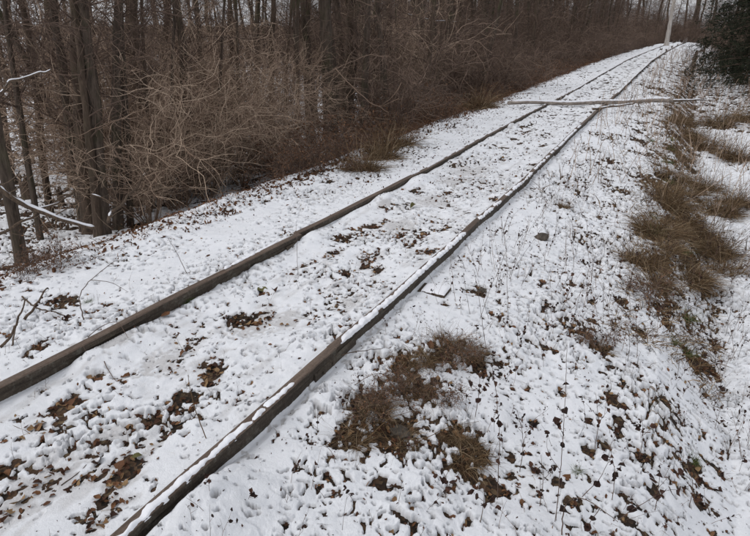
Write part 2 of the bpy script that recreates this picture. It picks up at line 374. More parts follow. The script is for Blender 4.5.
# ------------------------------------------------------------------ rails
def rail_pt(y, side, off=0.0):
    return np.array([xc(y) + side*.75 + off, y, zc(y)])
PROF = [(-.033, -.006), (-.027, 0), (.027, .001), (.033, -.006), (.0335, -.043), (.025, -.052), (.021, -.066), (.020, -.118),
        (.028, -.132), (.066, -.142), (.066, -.154), (-.066, -.154), (-.066, -.142), (-.028, -.132), (-.020, -.118), (-.021, -.066), (-.025, -.052), (-.0335, -.043)]
def lateral_offset(side, y):
    return .006*math.sin(y*1.7+side) + .004*math.sin(y*4.1)
def make_rail(side, y0, y1, label, dx0=0, dz0=0, dx1=0, dz1=0, plates=True):
    n = max(6, int((y1-y0)/(.02 if y1 < 12 else .2)))
    ys = np.linspace(y0, y1, n); pts = np.array([rail_pt(y, side, lateral_offset(side, y)) for y in ys])
    fr = (ys-y0)/(y1-y0); e0 = np.exp(-fr*(y1-y0)/1.2); e1 = np.exp(-(1-fr)*(y1-y0)/1.2)
    pts[:, 0] += dx0*e0 + dx1*e1; pts[:, 2] += dz0*e0 + dz1*e1
    org = pts[0].copy(); root = thing('rail', label, 'rail', org)
    pf = np.array(PROF); k = len(pf)
    v = np.zeros((n, k, 3)); v[:, :, 0] = pts[:, 0, None] + pf[None, :, 0]; v[:, :, 1] = pts[:, 1, None]
    v[:, :, 2] = pts[:, 2, None] + pf[None, :, 1]
    # worn, chipped head edges
    w = noise2(ys[:, None]*9 + side*3.3, np.arange(k)[None]*1.7 + 0*ys[:, None], 50)*.0024 + noise2(ys[:, None]*33, np.arange(k)[None]*1.3 + 0*ys[:, None], 51)*.0014
    v[:, :, 0] += w; v[:, :6, 2] += w[:, :6]*.8
    v -= org; ix = np.arange(n*k).reshape(n, k); A = ix[:-1]; B = ix[1:]
    f = np.stack([A, np.roll(A, -1, 1), np.roll(B, -1, 1), B], -1).reshape(-1, 4)
    caps = [ix[0][::-1][None], ix[-1][None]]
    me = mesh_np('rail_bar', v.reshape(-1, 3), [f[:, ::-1]]+[c[:, ::-1] for c in caps], M_rail); me.materials.append(M_worn)
    mi = np.zeros(len(me.polygons), np.int32); kk_ = np.arange(len(f)) % k; mi[:len(f)][kk_ <= 2] = 1
    me.polygons.foreach_set('material_index', mi); obj('rail_bar', me, root)
    if plates:                                                        # fishplate on the far joint, both sides
        for s in (-1, 1):
            a = pts[-1]-org; L = .26; g = Geo()
            bx = np.array([[s*.020, -L, -.116], [s*.033, -L, -.110], [s*.033, -L, -.064], [s*.023, -L, -.054]])
            q = np.vstack([bx, bx*[1, -0.0, 1] + [0, L-.006, 0]]) + a
            g.add(q, [[0, 1, 2, 3], [7, 6, 5, 4], [0, 4, 5, 1], [1, 5, 6, 2], [2, 6, 7, 3], [3, 7, 4, 0]])
            fp = obj('fishplate', g.mesh('fishplate', M_rail), root)
            for kk in (.06, .17):
                P = np.array([[[s*.030, -kk, -.086], [s*.046, -kk, -.086]]]) + a
                vv, ff = tubes(P, .013, 6)
                bo = Geo(); bo.add(vv, ff); bo.add(vv[6:], [[0, 1, 2, 3, 4, 5]] if s < 0 else [[5, 4, 3, 2, 1, 0]])
                obj('bolt', bo.mesh('bolt', M_rail), fp)
    return root
jl = at_z(309, 232, 0)[1]; jr = at_z(344, 347, 0)[1]
g1 = .008
make_rail(-1, .3, jl, 'near rusty left rail with bare brown top and dark undercut side', dx1=.046, dz1=.014)
make_rail(-1, jl+g1, jl+8, 'middle length of the left rail from its stepped joint towards the fallen log', dx0=-.046, dz0=-.012)
make_rail(-1, jl+8+g1, jl+17, 'left rail passing under the fallen log', dz0=.003)
make_rail(-1, jl+17+g1, jl+32, 'far left rail climbing beyond the fallen log', plates=False)
make_rail(-1, jl+32+g1, 108, 'farthest left rail running out below the pale trunk', plates=False)
make_rail(1, .2, jr, 'nearest rail running out at the bottom edge with snow along half its top', dx1=.012, dz1=.010)
make_rail(1, jr+g1, jr+8, 'right rail past the joint, snow along its top and tan side exposed', dx0=-.006, dz0=-.004)
make_rail(1, jr+8+g1, jr+16, 'right rail half buried in snow just before the fallen log', dz0=-.004)
make_rail(1, jr+16+g1, jr+31, 'far right rail beyond the fallen log', plates=False)
make_rail(1, jr+31+g1, 108, 'farthest right rail fading out at the end of the line', plates=False)

def rail_snow(side, y0, y1, l0, l1, label, cover=1.0, seed=0):
    ys = np.arange(y0, y1, .008); k = 9; u = np.linspace(0, 1, k)
    c = np.array([rail_pt(y, side, lateral_offset(side, y)) for y in ys])
    e0 = l0 + .010*noise2(ys/.045, ys*0+seed, 61) + .026*noise2(ys/.16, ys*0+seed, 62)
    e1 = l1 + .006*noise2(ys/.05, ys*0+seed, 63) - .014*sstep(.2,.5,noise2(ys/.13, ys*0+seed, 69))
    gap = sstep(-.35+.0, -.15, noise2(ys/.35, ys*0+seed, 64) + (cover-.5))*sstep(0, .08, ys-y0)*sstep(0, .08, y1-ys)
    e0 = e0 + .004*noise2(ys/.017, ys*0+seed, 67); e1 = e1 + .0035*noise2(ys/.02, ys*0+seed, 68)
    mid = (e0+e1)/2*.3 + e1*.7; e0 = mid + (e0-mid)*gap; e1 = mid + (e1-mid)*gap
    xs = e0[:, None]*(1-u) + e1[:, None]*u
    hh = (.006+.014*(.6+noise2(ys/.06, ys*0+seed, 65)))*gap
    prof = np.sqrt(np.clip(1-(2*u-1)**2, 0, 1))
    z = hh[:, None]*prof[None] + .002*noise2(ys[:, None]/.02, u[None]*3, 66)*prof - .0005 - .010*(prof < .01)
    v = np.stack([c[:, 0, None]+xs, np.repeat(ys[:, None], k, 1), c[:, 2, None]+z], -1)
    ix = np.arange(len(ys)*k).reshape(-1, k); A = ix[:-1]; B = ix[1:]
    f = np.stack([A[:, :-1], A[:, 1:], B[:, 1:], B[:, :-1]], -1).reshape(-1, 4)
    obj('snow_strip', mesh_np('snow_strip', v.reshape(-1, 3), f, M_cap, True), kind='stuff', label=label)
ya = at_z(300, 377, 0)[1]; yb = at_z(345, 340, 0)[1]; yc = at_z(470, 226, 0)[1]
rail_snow(1, .3, ya, -.006, .036, 'snow along the top of the nearest rail', .95, 1)
rail_snow(1, yb, yc, -.016, .035, 'snow ribbon on the right rail past the joint', 1.0, 2)
rail_snow(1, yc+.4, 14, -.01, .034, 'patchy snow on the right rail', .35, 3)
y1_ = at_z(232, 270, 0)[1]
rail_snow(-1, y1_, jl-.15, -.034, .012, 'snow on the left rail before its joint', 1.4, 4)
rail_snow(-1, jl+3, 22, -.036, .0, 'patchy snow on the left rail', .3, 5)
for sd_ in (-1, 1): rail_snow(sd_, 22, 40, -.034, .02, 'patchy snow on the far rail', .55, 6+sd_)

# sleepers: mostly under the snow, their ends showing beside the right rail
def sleeper(y, x0, x1, dz, label, rz=0, h=.09, w=.22, snowy=True):
    c = np.array([xc(y)+(x0+x1)/2, y, zc(y)+dz]); L = x1-x0
    root = thing('sleeper', label, 'sleeper', c, (0, 0, rz))
    n = 16; xs = np.linspace(-L/2, L/2, n); pr = np.array([(-w/2, -h), (-w/2, -.008), (-w/2+.008, 0), (w/2-.008, 0), (w/2, -.008), (w/2, -h)])
    v = np.zeros((n, 6, 3)); v[:, :, 0] = xs[:, None]; v[:, :, 1] = pr[None, :, 0]; v[:, :, 2] = pr[None, :, 1]
    v += noise2(xs[:, None]*8+y, pr[None, :, 0]*30, 70)[..., None]*.004
    ix = np.arange(n*6).reshape(n, 6); f = np.stack([ix[:-1, :-1], ix[:-1, 1:], ix[1:, 1:], ix[1:, :-1]], -1).reshape(-1, 4)
    obj('timber', mesh_np('timber', v.reshape(-1, 3), [f, ix[0][None], ix[-1][::-1][None]], M_sleeper), root)
    if snowy:
        m = 22; a = np.linspace(-L/2+.03, L/2-.005, m); bq = np.linspace(-w/2+.006, w/2-.006, 12)
        A, B = np.meshgrid(a, bq, indexing='ij'); ed = np.minimum.reduce([(A-a[0])/.02+.3, (a[-1]-A)/.02, (B-bq[0])/.015, (bq[-1]-B)/.015])
        z = .016*np.sqrt(np.clip(ed, 0, 1)) + .004*noise2(A/.05, B/.05, 71) - .001
        ix = np.arange(m*12).reshape(m, 12); f = np.stack([ix[:-1, :-1], ix[1:, :-1], ix[1:, 1:], ix[:-1, 1:]], -1).reshape(-1, 4)
        obj('snow_cap', mesh_np('snow_cap', np.stack([A, B, z], -1).reshape(-1, 3), f, M_cap, True), root)
p = at(437, 290); sleeper(float(p[1]), .80, 1.04, -.108, 'flat snow-covered sleeper end beside the right rail above the brown grass', .05, w=.19)

# ------------------------------------------------------------------ scattered leaves, twigs and grass on the snow
def leaf_geo(n, r, L=.045, W=.6):
    """n leaves around the origin frame, returned as verts (n,9,3) and faces"""
    u = np.array([0, .3, .7, 1.0]); hw = np.array([.0, .5, .38, .0])*W
    base = [];
    for k in range(4): base.append((u[k]-.5, 0, 0))
    for k in (1, 2): base.append((u[k]-.5+.02, hw[k], 0))
    for k in (1, 2): base.append((u[k]-.5-.03, -hw[k], 0))
    base = np.array(base)                                        # 0..3 midrib, 4,5 left, 6,7 right
    F = np.array([[0, 1, 4], [1, 2, 5], [1, 5, 4], [2, 3, 5], [0, 6, 1], [1, 7, 2], [1, 6, 7], [2, 7, 3]])
    s = L*r.uniform(.55, 1.35, n)
    v = np.repeat(base[None], n, 0); v[:, :, 1] *= r.uniform(.6, 1.3, n)[:, None]
    fold = r.uniform(-.2, 1.1, n)[:, None]; curl = r.uniform(-.9, .9, n)[:, None]
    v[:, :, 2] += np.abs(v[:, :, 1])*fold + curl*v[:, :, 0]**2
    v += r.normal(0, .035, v.shape); v *= s[:, None, None]
    return v, F
def rot_rand(v, r, tilt=.5):
    n = len(v); a = r.uniform(0, 2*math.pi, n); t = r.normal(0, tilt, n); q = r.normal(0, tilt, n)
    ca, sa = np.cos(a), np.sin(a); ct, st = np.cos(t), np.sin(t); cq, sq = np.cos(q), np.sin(q)
    x, y, z = v[..., 0], v[..., 1], v[..., 2]
    y, z = y*ct[:, None]-z*st[:, None], y*st[:, None]+z*ct[:, None]
    x, z = x*cq[:, None]-z*sq[:, None], x*sq[:, None]+z*cq[:, None]
    x, y = x*ca[:, None]-y*sa[:, None], x*sa[:, None]+y*ca[:, None]
    return np.stack([x, y, z], -1)
def add_leaves(g, P, r, L, W=.6, tilt=.5, lift=.008, tlo=0, thi=1):
    n = len(P); v, F = leaf_geo(n, r, L, W); v = rot_rand(v, r, tilt) + P[:, None] + np.array([0, 0, lift])
    f = (F[None] + np.arange(n)[:, None, None]*8).reshape(-1, 3)
    g.add(v.reshape(-1, 3), f, np.repeat(r.uniform(tlo, thi, n), 8))
LEAFV = []
for k in range(10):
    g = Geo(); add_leaves(g, np.zeros((1, 3)), rng, .055, .75, .25, .004, k/10, k/10+.08); LEAFV.append(g.mesh('leaf', M_leaf))

RS = np.hypot(SX, SY); area = RS**2
lat_s = SX - xc(SY)
def pick(mask, n):
    i = np.nonzero(mask)[0]; w = area[i]/area[i].sum(); j = rng.choice(i, n, p=w)
    x = SX[j] + rng.normal(0, .008, n); y = SY[j] + rng.normal(0, .008, n)
    z = terrain(x, y) - DSOIL + np.maximum(ST[j], 0); return np.stack([x, y, z], 1)
view = (np.abs((np.arctan2(-SX, SY)-YAW+math.pi) % (2*math.pi)-math.pi) < math.radians(48))
bare = ST < .004
g = Geo()
add_leaves(g, pick(view & bare & (RS < 6) & (RS > 1.2), 4200), rng, .032, .65, .45)
add_leaves(g, pick(view & bare & (RS < 14) & (RS > 5), 5000), rng, .045, .65, .5)
add_leaves(g, pick(view & (RS < 9) & (RS > 1.2), 1000), rng, .022, .5, .5, .006)
add_leaves(g, pick(view & (RS < 7) & (RS > 1.2) & (lat_s > .8), 2600), rng, .013, .45, .9, .003, 0, .4)
add_leaves(g, pick(view & (RS < 9) & (RS > 1.2) & (lat_s < .7), 2600), rng, .012, .45, .9, .003, 0, .5)
add_leaves(g, pick(view & (RS < 30) & (RS > 7) & (lat_s < 4) & (lat_s > -3.5), 3500), rng, .035, .4, .9, .01, 0, .4)
add_leaves(g, pick(view & (RS < 22) & (RS > 5) & (lat_s < -2.0) & (lat_s > -4.2), 2600), rng, .05, .55, .7, .015, .1, .8)
add_leaves(g, pick(view & (RS < 20) & (RS > 6) & (lat_s < -1.9) & (lat_s > -3.3), 1500), rng, .045, .55, .8, .012, .2, .9)
obj('leaf_litter', g.mesh('leaf_litter', M_leaf), kind='stuff', label='small dead brown leaves caught in the bare patches of snow')
# the largest leaves, one by one
big = np.vstack([pick(view & bare & (RS < 4.2) & (RS > 1.5) & (np.abs(lat_s) < .66), 70), pick(view & bare & (RS < 5) & (RS > 1.8), 70)])
for p in big:
    o = obj('leaf', LEAFV[rng.integers(0, 10)], snow); o.location = p + [0, 0, .006]
    o.rotation_euler = (rng.normal(0, .35), rng.normal(0, .35), rng.uniform(0, 6.28)); o.scale = (rng.uniform(.7, 1.3),)*3

def blades(r, n, spread, hgt, droop, width, K=6, base_sd=None, lean=(0, 0)):
    a = r.uniform(0, 2*math.pi, n); rad = spread*np.sqrt(r.uniform(0, 1, n))*.6
    st = np.stack([np.cos(a)*rad, np.sin(a)*rad, np.zeros(n)-.02], 1)
    out = r.uniform(.1, 1.1, n)[:, None]
    a2 = np.where(r.uniform(0, 1, n) < .55, r.uniform(0, 6.28, n), a + r.normal(0, .7, n))
    d = np.stack([np.cos(a2)*out[:, 0]+lean[0], np.sin(a2)*out[:, 0]+lean[1], np.ones(n)], 1)
    P = grow(st, d, hgt*r.uniform(.45, 1.25, n), K, .10, np.zeros((n, 3)) + np.array([0, 0, -droop])*r.uniform(.5, 1.5, n)[:, None], r)
    P[..., 2] = np.maximum(P[..., 2], r.uniform(.0, .03, n)[:, None])
    P[:, 0, 2] = -.02
    T = unit(np.gradient(P, axis=1)); side = unit(np.cross(T, r.normal(0, 1, (n, 1, 3))))
    w = width*r.uniform(.5, 1.4, n)[:, None]*(1-np.linspace(0, 1, K)**2*.85)[None]
    A = P - side*w[..., None]/2; B = P + side*w[..., None]/2
    v = np.stack([A, B], 2).reshape(-1, 3); ix = np.arange(n*K*2).reshape(n, K, 2)
    f = np.stack([ix[:, :-1, 0], ix[:, :-1, 1], ix[:, 1:, 1], ix[:, 1:, 0]], -1).reshape(-1, 4)
    return v, f, np.repeat(r.uniform(0, 1, n), K*2)
TUFT = []; TUFTG = []
for k in range(5):
    g = Geo(); v, f, t = blades(rng, 620, .20, .20, 2.6, .0024); g.add(v, f, t)
    v, f, t = blades(rng, 40, .14, .30, .8, .002); g.add(v, f, t)
    TUFT.append(g.mesh('grass_blades', M_straw))
for k in range(2):
    g = Geo(); v, f, t = blades(rng, 160, .06, .13, 1.2, .003); g.add(v, f, t); TUFTG.append(g.mesh('grass_blades', M_green))
TUFTB = []
for k in range(3):
    g = Geo(); v, f, t = blades(rng, 900, .24, .30, 1.9, .0035); g.add(v, f, t); v, f, t = blades(rng, 80, .16, .42, .9, .003); g.add(v, f, t)
    TUFTB.append(g.mesh('grass_blades', M_straw))
def tuft(px, py, s, label, green=False, group=None, zs=1.0):
    p = at(px, py); p[2] = surf(p[0], p[1])[0] - .01
    me = (TUFTG if green else TUFTB if px > 630 and py < 290 or py < 180 else TUFT)[rng.integers(0, 2 if green else 3)]
    o = obj('grass_clump', me); o.location = p; o.scale = (s, s, s*zs); o.rotation_euler = (rng.normal(0, .08), rng.normal(0, .08), rng.uniform(0, 6.28))
    o['label'] = label; o['category'] = 'grass clump'
    if group: o['group'] = group
    return o
for k, (a, b_, s, l) in enumerate([
 (372, 412, .9, 'matted brown grass clump with green moss hugging the right rail'),
 (352, 435, .75, 'dark grass clump overhanging a hollow, left end of the matted patch'),
 (397, 438, .8, 'flattened dead grass around the half-buried stone'),
 (398, 388, .85, 'rusty brown grass clump in the middle of the matted patch'),
 (420, 360, .9, 'tan dead grass fanned out over snow above the matted patch'),
 (446, 345, 1.1, 'widest tan grass tuft in front of the dark square hollow'),
 (470, 352, .8, 'straw tuft on the right side of the widest tan tuft'),
 (425, 398, .7, 'thin grass and leaf clump right of the matted patch'),
 (465, 452, .9, 'grass tuft with dark leaves, lowest on the near bank'),
 (452, 432, .6, 'small greenish tuft just above the lowest bank tuft'),
 (560, 205, .8, 'small brown tuft beside the right rail, far bank'),
 (599, 347, .7, 'low brown weeds in the middle of the right bank'),
 (640, 262, 1.1, 'brown grass hanging down the bank left of the big tussocks'),
 (652, 232, 1.2, 'dark brown tussock at the left of the big tussock row'),
 (678, 222, 1.5, 'large tan tussock at the crest of the bank'),
 (697, 236, 1.6, 'large drooping tussock over the edge of the path'),
 (715, 255, 1.4, 'lowest large tussock beside the snowy path'),
 (668, 205, 1.5, 'brown tussock above the large tan one'), (705, 190, 1.7, 'faded tussock between the tan crest one and the far bank'), (655, 285, 1.0, 'flattened brown tussock lower on the bank'), (728, 275, 1.2, 'small tussock on the edge of the snowy path'),
 (722, 215, 1.5, 'olive tussock behind the large drooping one'),
 (738, 205, 1.5, 'tussock touching the right edge of the view'),
 (716, 125, 2.6, 'big olive brown tussock farther up the bank'),
 (706, 148, 2.2, 'brown tussock hanging left below the big olive one'),
 (735, 160, 2.2, 'brown tussock right of the path edge farther up'),
 (690, 138, 1.8, 'low tussock left of the big olive one'),
 (742, 120, 2.3, 'far tussock at the right edge of the view'),
 (395, 146, 2.0, 'orange tan grass tussock on the left verge before the wood'),
 (382, 158, 1.6, 'russet tussock in front of the orange tan one'),
 (363, 170, 1.6, 'low reddish tuft, nearest on the left verge'),
 (480, 108, 2.4, 'orange dry grass at the wood edge left of the fallen log'),
 (460, 112, 2.4, 'dry grass clump at the wood edge beside the orange one'),
 (500, 98, 2.2, 'dry grass against the left end of the fallen log')]):
    tuft(a, b_, s, l)
for a, b_, s, l in [(686, 352, 1.0, 'bright green grass clump on the right bank'), (673, 343, .8, 'small green clump touching the bright green one'),
 (186, 302, .7, 'green sprig growing against the left rail'), (693, 458, .7, 'green blades in a hollow near the lower right corner'),
 (577, 470, .5, 'tiny green tuft among leaves at the lower right'), (88, 300, .5, 'yellowish sprig among the fallen twigs at the left')]:
    tuft(a, b_, s, l, True)
for k in range(34):
    y = rng.uniform(5.5, 22); lt = rng.uniform(2.5, 3.15) if k % 3 else rng.uniform(5.0, 6.2); x = float(xc(y)) + lt; sc_ = rng.uniform(1.0, 1.7)
    o = obj('grass_clump', TUFTB[k % 3]); o.location = (x, y, surf(x, y)[0]-.02); o.rotation_euler = (rng.normal(0, .1), rng.normal(.1, .1), rng.uniform(0, 6.28)); o.scale = (sc_, sc_, sc_*.55)
    o['category'] = 'grass clump'; o['label'] = 'ragged brown tussock filling the band along the edge of the bank' if lt < 4 else 'brown tussock on the far side of the snowy path'
    o['group'] = 'ragged tussocks of the bank edge' if lt < 4 else 'tussocks beyond the snowy path'
for k in range(9):
    y = rng.uniform(5.0, 16); lt = rng.uniform(2.2, 3.1); x = float(xc(y)) + lt
    o = obj('grass_clump', TUFTG[k % 2]); o.location = (x, y, surf(x, y)[0]-.01); o.scale = (1.3,)*3; o.rotation_euler = (0, 0, rng.uniform(0, 6.28))
    o['category'] = 'grass clump'; o['label'] = 'small green tuft among the brown tussocks of the bank'; o['group'] = 'green tufts on the bank'
# bank grass as stuff: short dead blades on every bare bank patch
def scatter_blades(P, hgt, width, per, mat, name, label, droop=1.6):
    g = Geo(); n = len(P)
    v, f, t = blades(rng, n*per, .0, hgt, droop, width, 4)
    v = v.reshape(n*per, 8, 3) + np.repeat(P, per, 0)[:, None] + np.repeat(rng.normal(0, .02, (n*per, 1, 3))*[1, 1, 0], 1, 1)
    g.add(v.reshape(-1, 3), f, t); return obj(name, g.mesh(name, mat), kind='stuff', label=label)
scatter_blades(pick(view & bare & (RS < 8) & (RS > 1.2) & (lat_s > .85), 900), .09, .0022, 5, M_straw, 'bank_grass', 'dead grass blades poking through the snow of the right bank')
scatter_blades(pick(view & bare & (RS < 9) & (RS > 1.2) & (lat_s < .6) & (lat_s > -3.4), 350), .055, .0018, 3, M_straw, 'trackbed_grass', 'short dead blades poking through the trackbed snow')
scatter_blades(pick(view & (RS < 26) & (RS > 4.5) & (lat_s > 2.25) & (lat_s < 3.25), 2600), .24, .006, 5, M_straw, 'bank_edge_grass', 'flattened dead grass along the edge of the bank', 3.0)
scatter_blades(pick(view & bare & (RS < 40) & (RS > 8) & (lat_s > 1.0) & (lat_s < 9), 2200), .26, .010, 3, M_straw, 'far_bank_grass', 'dead grass on the far part of the right bank', .8)
scatter_blades(pick(view & (RS < 45) & (RS > 10.5) & (lat_s > -4.4) & (lat_s < -2.5), 2300), .36, .009, 4, M_rleaf, 'verge_grass', 'dead russet grass and ferns along the wood edge', .9)

scatter_blades(pick(view & (RS < 20) & (RS > 5.5) & (lat_s > -3.5) & (lat_s < -2.2), 420), .2, .006, 4, M_rleaf, 'shoulder_grass', 'loose russet grass spilling onto the left shoulder', 1.8)
# thin dry stems standing in the snow
def stems(P, hmin, hmax, rad, name, label, mat=None, branch=True, leaves=0, lm=None):
    n = len(P); g = Geo()
    L = rng.uniform(hmin, hmax, n); gl = Geo(); d = np.stack([rng.normal(0, .22, n), rng.normal(0, .22, n), np.ones(n)], 1)
    Q = grow(P-[0, 0, .02], d, L, 7, .06, (0, 0, -.15), rng); v, f = tubes(Q, taper(n, 7, rad, rad*.4), 3); g.add(v, f, np.repeat(rng.uniform(0, 1, n), 21))
    if branch:
        m = n*3; s, dd, _ = sprout(Q, m, rng, (20, 55), .3, .95); B = grow(s, dd, rng.uniform(.05, .25, m)*hmax, 4, .12, (0, 0, .1), rng)
        v, f = tubes(B, taper(m, 4, rad*.6, rad*.3), 3); g.add(v, f, .5)
        if leaves:
            k = rng.integers(0, m, n*leaves); add_leaves(gl, B[k, rng.integers(1, 4, n*leaves)], rng, .024, .6, 1.0); obj(name+'_leaves', gl.mesh(name+'_leaves', lm), kind='stuff', label='shrivelled leaves on the '+name.replace('_', ' '))
    return obj(name, g.mesh(name, mat or M_dtwig), kind='stuff', label=label)
stems(pick(view & (RS < 5) & (RS > 1.4) & (lat_s > .9), 260), .06, .26, .0014, 'dry_stems', 'thin dry stems standing in the near snow of the bank', leaves=4, lm=M_dleaf)
stems(pick(view & (RS < 5) & (RS > 1.4) & (lat_s < .6) & (lat_s > -3), 90), .05, .16, .0012, 'trackbed_stems', 'short dry stems in the trackbed snow')
stems(pick(view & (RS < 10) & (RS > 4) & (lat_s > 1.0), 420), .12, .5, .0022, 'bank_stems', 'dry weed stems on the middle of the bank', leaves=4, lm=M_dleaf)
stems(pick(view & (RS < 26) & (RS > 9) & (lat_s > 1.0) & (lat_s < 6), 420), .35, .9, .0055, 'far_bank_stems', 'tall dry weeds standing on the bank near the fallen log', M_twig)
stems(pick(view & (RS < 60) & (RS > 24) & (lat_s > 1.2) & (lat_s < 7), 500), .4, 1.1, .010, 'far_weeds', 'dry weeds beyond the fallen log', M_twig)

# individual branches and stalks near the camera, traced on the ground
def stalk(name, label, cat, pts, rad, mat, kids=(), leaves=0, lift=None, group=None, leafmat=None, leafL=.035):
    """pts: (px, py, height above ground) ; each point is found on the ray at that ground-relative depth of the base"""
    base = at(pts[0][0], pts[0][1]); base[2] = surf(base[0], base[1])[0]
    d0 = ray(pts[0][0], pts[0][1]); hd = math.hypot(base[0], base[1])
    def pt3(px, py, mode):
        if mode == 'g':
            q = at(px, py); q[2] = surf(q[0], q[1])[0] + rad*.6; return q
        d = ray(px, py); t = (hd + mode)/math.hypot(d[0], d[1]); q = np.array([0, 0, H]) + d*t
        q[2] = max(q[2], surf(q[0], q[1])[0]+rad); return q
    root = thing(name, label, cat, base, group=group)
    def line(ps, r):
        P = np.array([pt3(*q) for q in ps]) - base
        # resample with small wobble
        seg = np.linalg.norm(np.diff(P, axis=0), axis=1); s = np.concatenate([[0], np.cumsum(seg)]); m = max(6, int(s[-1]/.03))
        u = np.linspace(0, s[-1], m); Q = np.stack([np.interp(u, s, P[:, k]) for k in range(3)], 1)
        for _ in range(2): Q[1:-1] = (Q[:-2]+Q[1:-1]*2+Q[2:])/4
        Q[1:-1] += rng.normal(0, r*.5, (m-2, 3)); return Q
    main = line(pts, rad); g = Geo(); v, f = tubes(main[None], taper(1, len(main), rad, rad*.45), 7); g.add(v, f, .5)
    obj('stem', g.mesh('stem', mat, True), root)
    allp = [main]
    for kd in kids:
        q = line(kd, rad*.6); g = Geo(); v, f = tubes(q[None], taper(1, len(q), rad*.6, rad*.25), 6); g.add(v, f, .4)
        obj('twig', g.mesh('twig', mat, True), root); allp.append(q)
    if leaves:
        for k in range(leaves):
            q = allp[rng.integers(0, len(allp))]; p = q[rng.integers(len(q)//3, len(q))]
            g = Geo(); add_leaves(g, p[None]*1.0, rng, leafL, .75, .9, -.008); obj('leaf', g.mesh('leaf', leafmat or M_dleaf), root)
    return root
stalk('bramble_stalk', 'tall bramble stalk with shrivelled purple brown leaves at the lower right', 'bramble',
      [(556, 520, 'g'), (563, 440, .0), (566, 385, .02), (567, 345, .03)], .0022, M_dtwig, leaves=14,
      kids=[[(560, 470, .0), (545, 450, .0), (548, 435, 0)], [(562, 430, 0), (556, 418, 0)]])
stalk('arching_bramble', 'arching bramble cane with big dead leaves at the bottom edge', 'bramble',
      [(562, 534, 'g'), (563, 512, 0), (568, 498, 0), (582, 496, 0), (600, 508, 0), (618, 522, 0)], .0034, M_dtwig, leaves=16, leafL=.05,
      kids=[[(618, 520, 0), (640, 505, 0), (668, 488, .1), (680, 490, .1)], [(582, 497, 0), (600, 480, .05), (612, 455, .1)], [(600, 508, 0), (585, 530, 0)]])
for k, (a, b_, hh, lb) in enumerate([(612, 500, 55, 'leafy dead stem right of the tall bramble stalk'), (540, 505, 50, 'leafy dead stem left of the tall bramble stalk'), (655, 510, 45, 'leafy dead stem near the bottom right'),
     (520, 470, 60, 'leafy dead stem between the lowest tuft and the tall bramble stalk'), (595, 450, 55, 'leafy dead stem above the arching bramble'), (480, 525, 40, 'short leafy stem at the bottom edge'), (690, 505, 40, 'leafy stem at the far lower right'),
     (640, 455, 40, 'leafy stem in the middle of the lower right bank'), (475, 420, 50, 'leafy stem right of the matted grass patch'), (445, 500, 30, 'low leafy sprig below the lowest bank tuft')]):
    stalk('weed_stalk', lb, 'weed', [(a, b_, 'g'), (a+4, b_-hh*.5, 0), (a-3+k % 3*4, b_-hh, 0)], .0022, M_dtwig, leaves=9, leafL=.034, kids=[[(a+4, b_-hh*.5, 0), (a+14, b_-hh*.75, 0)], [(a+3, b_-hh*.6, 0), (a-9, b_-hh*.85, 0)]])
stalk('weed_stalk', 'thin upright stalk right of the flat sleeper end', 'weed', [(508, 312, 'g'), (507, 280, 0), (506, 243, 0)], .0022, M_dtwig)
stalk('weed_stalk', 'crooked stalk rising from the grass by the square hollow', 'weed', [(487, 352, 'g'), (482, 320, 0), (478, 290, 0), (474, 270, 0)], .0022, M_dtwig, kids=[[(483, 330, 0), (495, 318, 0)]])
stalk('weed_stalk', 'stalk with dark leaves above the lowest bank tuft', 'weed', [(497, 500, 'g'), (500, 440, 0), (497, 400, 0), (492, 365, 0)], .0022, M_dtwig, leaves=12)
stalk('weed_stalk', 'stalk standing inside the gauge between the rails', 'weed', [(298, 275, 'g'), (297, 250, 0), (296, 222, 0)], .0022, M_dtwig)
stalk('weed_stalk', 'hooked dry stem in the snow below the hollow', 'weed', [(335, 462, 'g'), (331, 448, 0), (322, 442, 0), (318, 447, 0)], .0016, M_dtwig)
stalk('weed_stalk', 'tall thin stalk at the centre of the right bank', 'weed', [(566, 300, 'g'), (574, 270, 0), (572, 215, 0)], .0022, M_dtwig, leaves=3)
stalk('weed_stalk', 'leaning stalk lower on the right bank', 'weed', [(571, 330, 'g'), (578, 300, 0), (585, 278, 0)], .002, M_dtwig)
stalk('fallen_twig', 'long bare twig lying across snow toward the square hollow', 'twig', [(410, 352, 'g'), (440, 366, 'g'), (475, 376, 'g'), (530, 386, 'g')], .003, M_dtwig, kids=[[(475, 376, 'g'), (500, 366, 'g')]])
stalk('fallen_twig', 'short twig pegged beside the right rail joint', 'twig', [(333, 356, 'g'), (352, 352, .02), (383, 350, 'g')], .004, M_stick)
stalk('fallen_twig', 'twig leaning against the side of the nearest rail', 'twig', [(206, 438, 'g'), (199, 420, 0), (192, 400, 0), (188, 375, -.02)], .0028, M_straw)
stalk('fallen_branch', 'forked brown stick lying on the left shoulder beside dead leaves', 'branch', [(0, 347, 'g'), (12, 335, .02), (20, 315, .03), (25, 300, .03)], .010, M_stick,
      kids=[[(13, 345, 'g'), (14, 330, .02), (19, 318, .03)]])
stalk('fallen_branch', 'thick broken stick propped on the left shoulder', 'branch', [(25, 322, 'g'), (36, 305, .02), (47, 288, .03)], .011, M_stick, leaves=6)
stalk('fallen_branch', 'stick lying flat behind the broken one at the left', 'branch', [(22, 296, 'g'), (35, 308, 'g'), (55, 312, 'g'), (71, 316, 'g')], .007, M_stick, leaves=5)
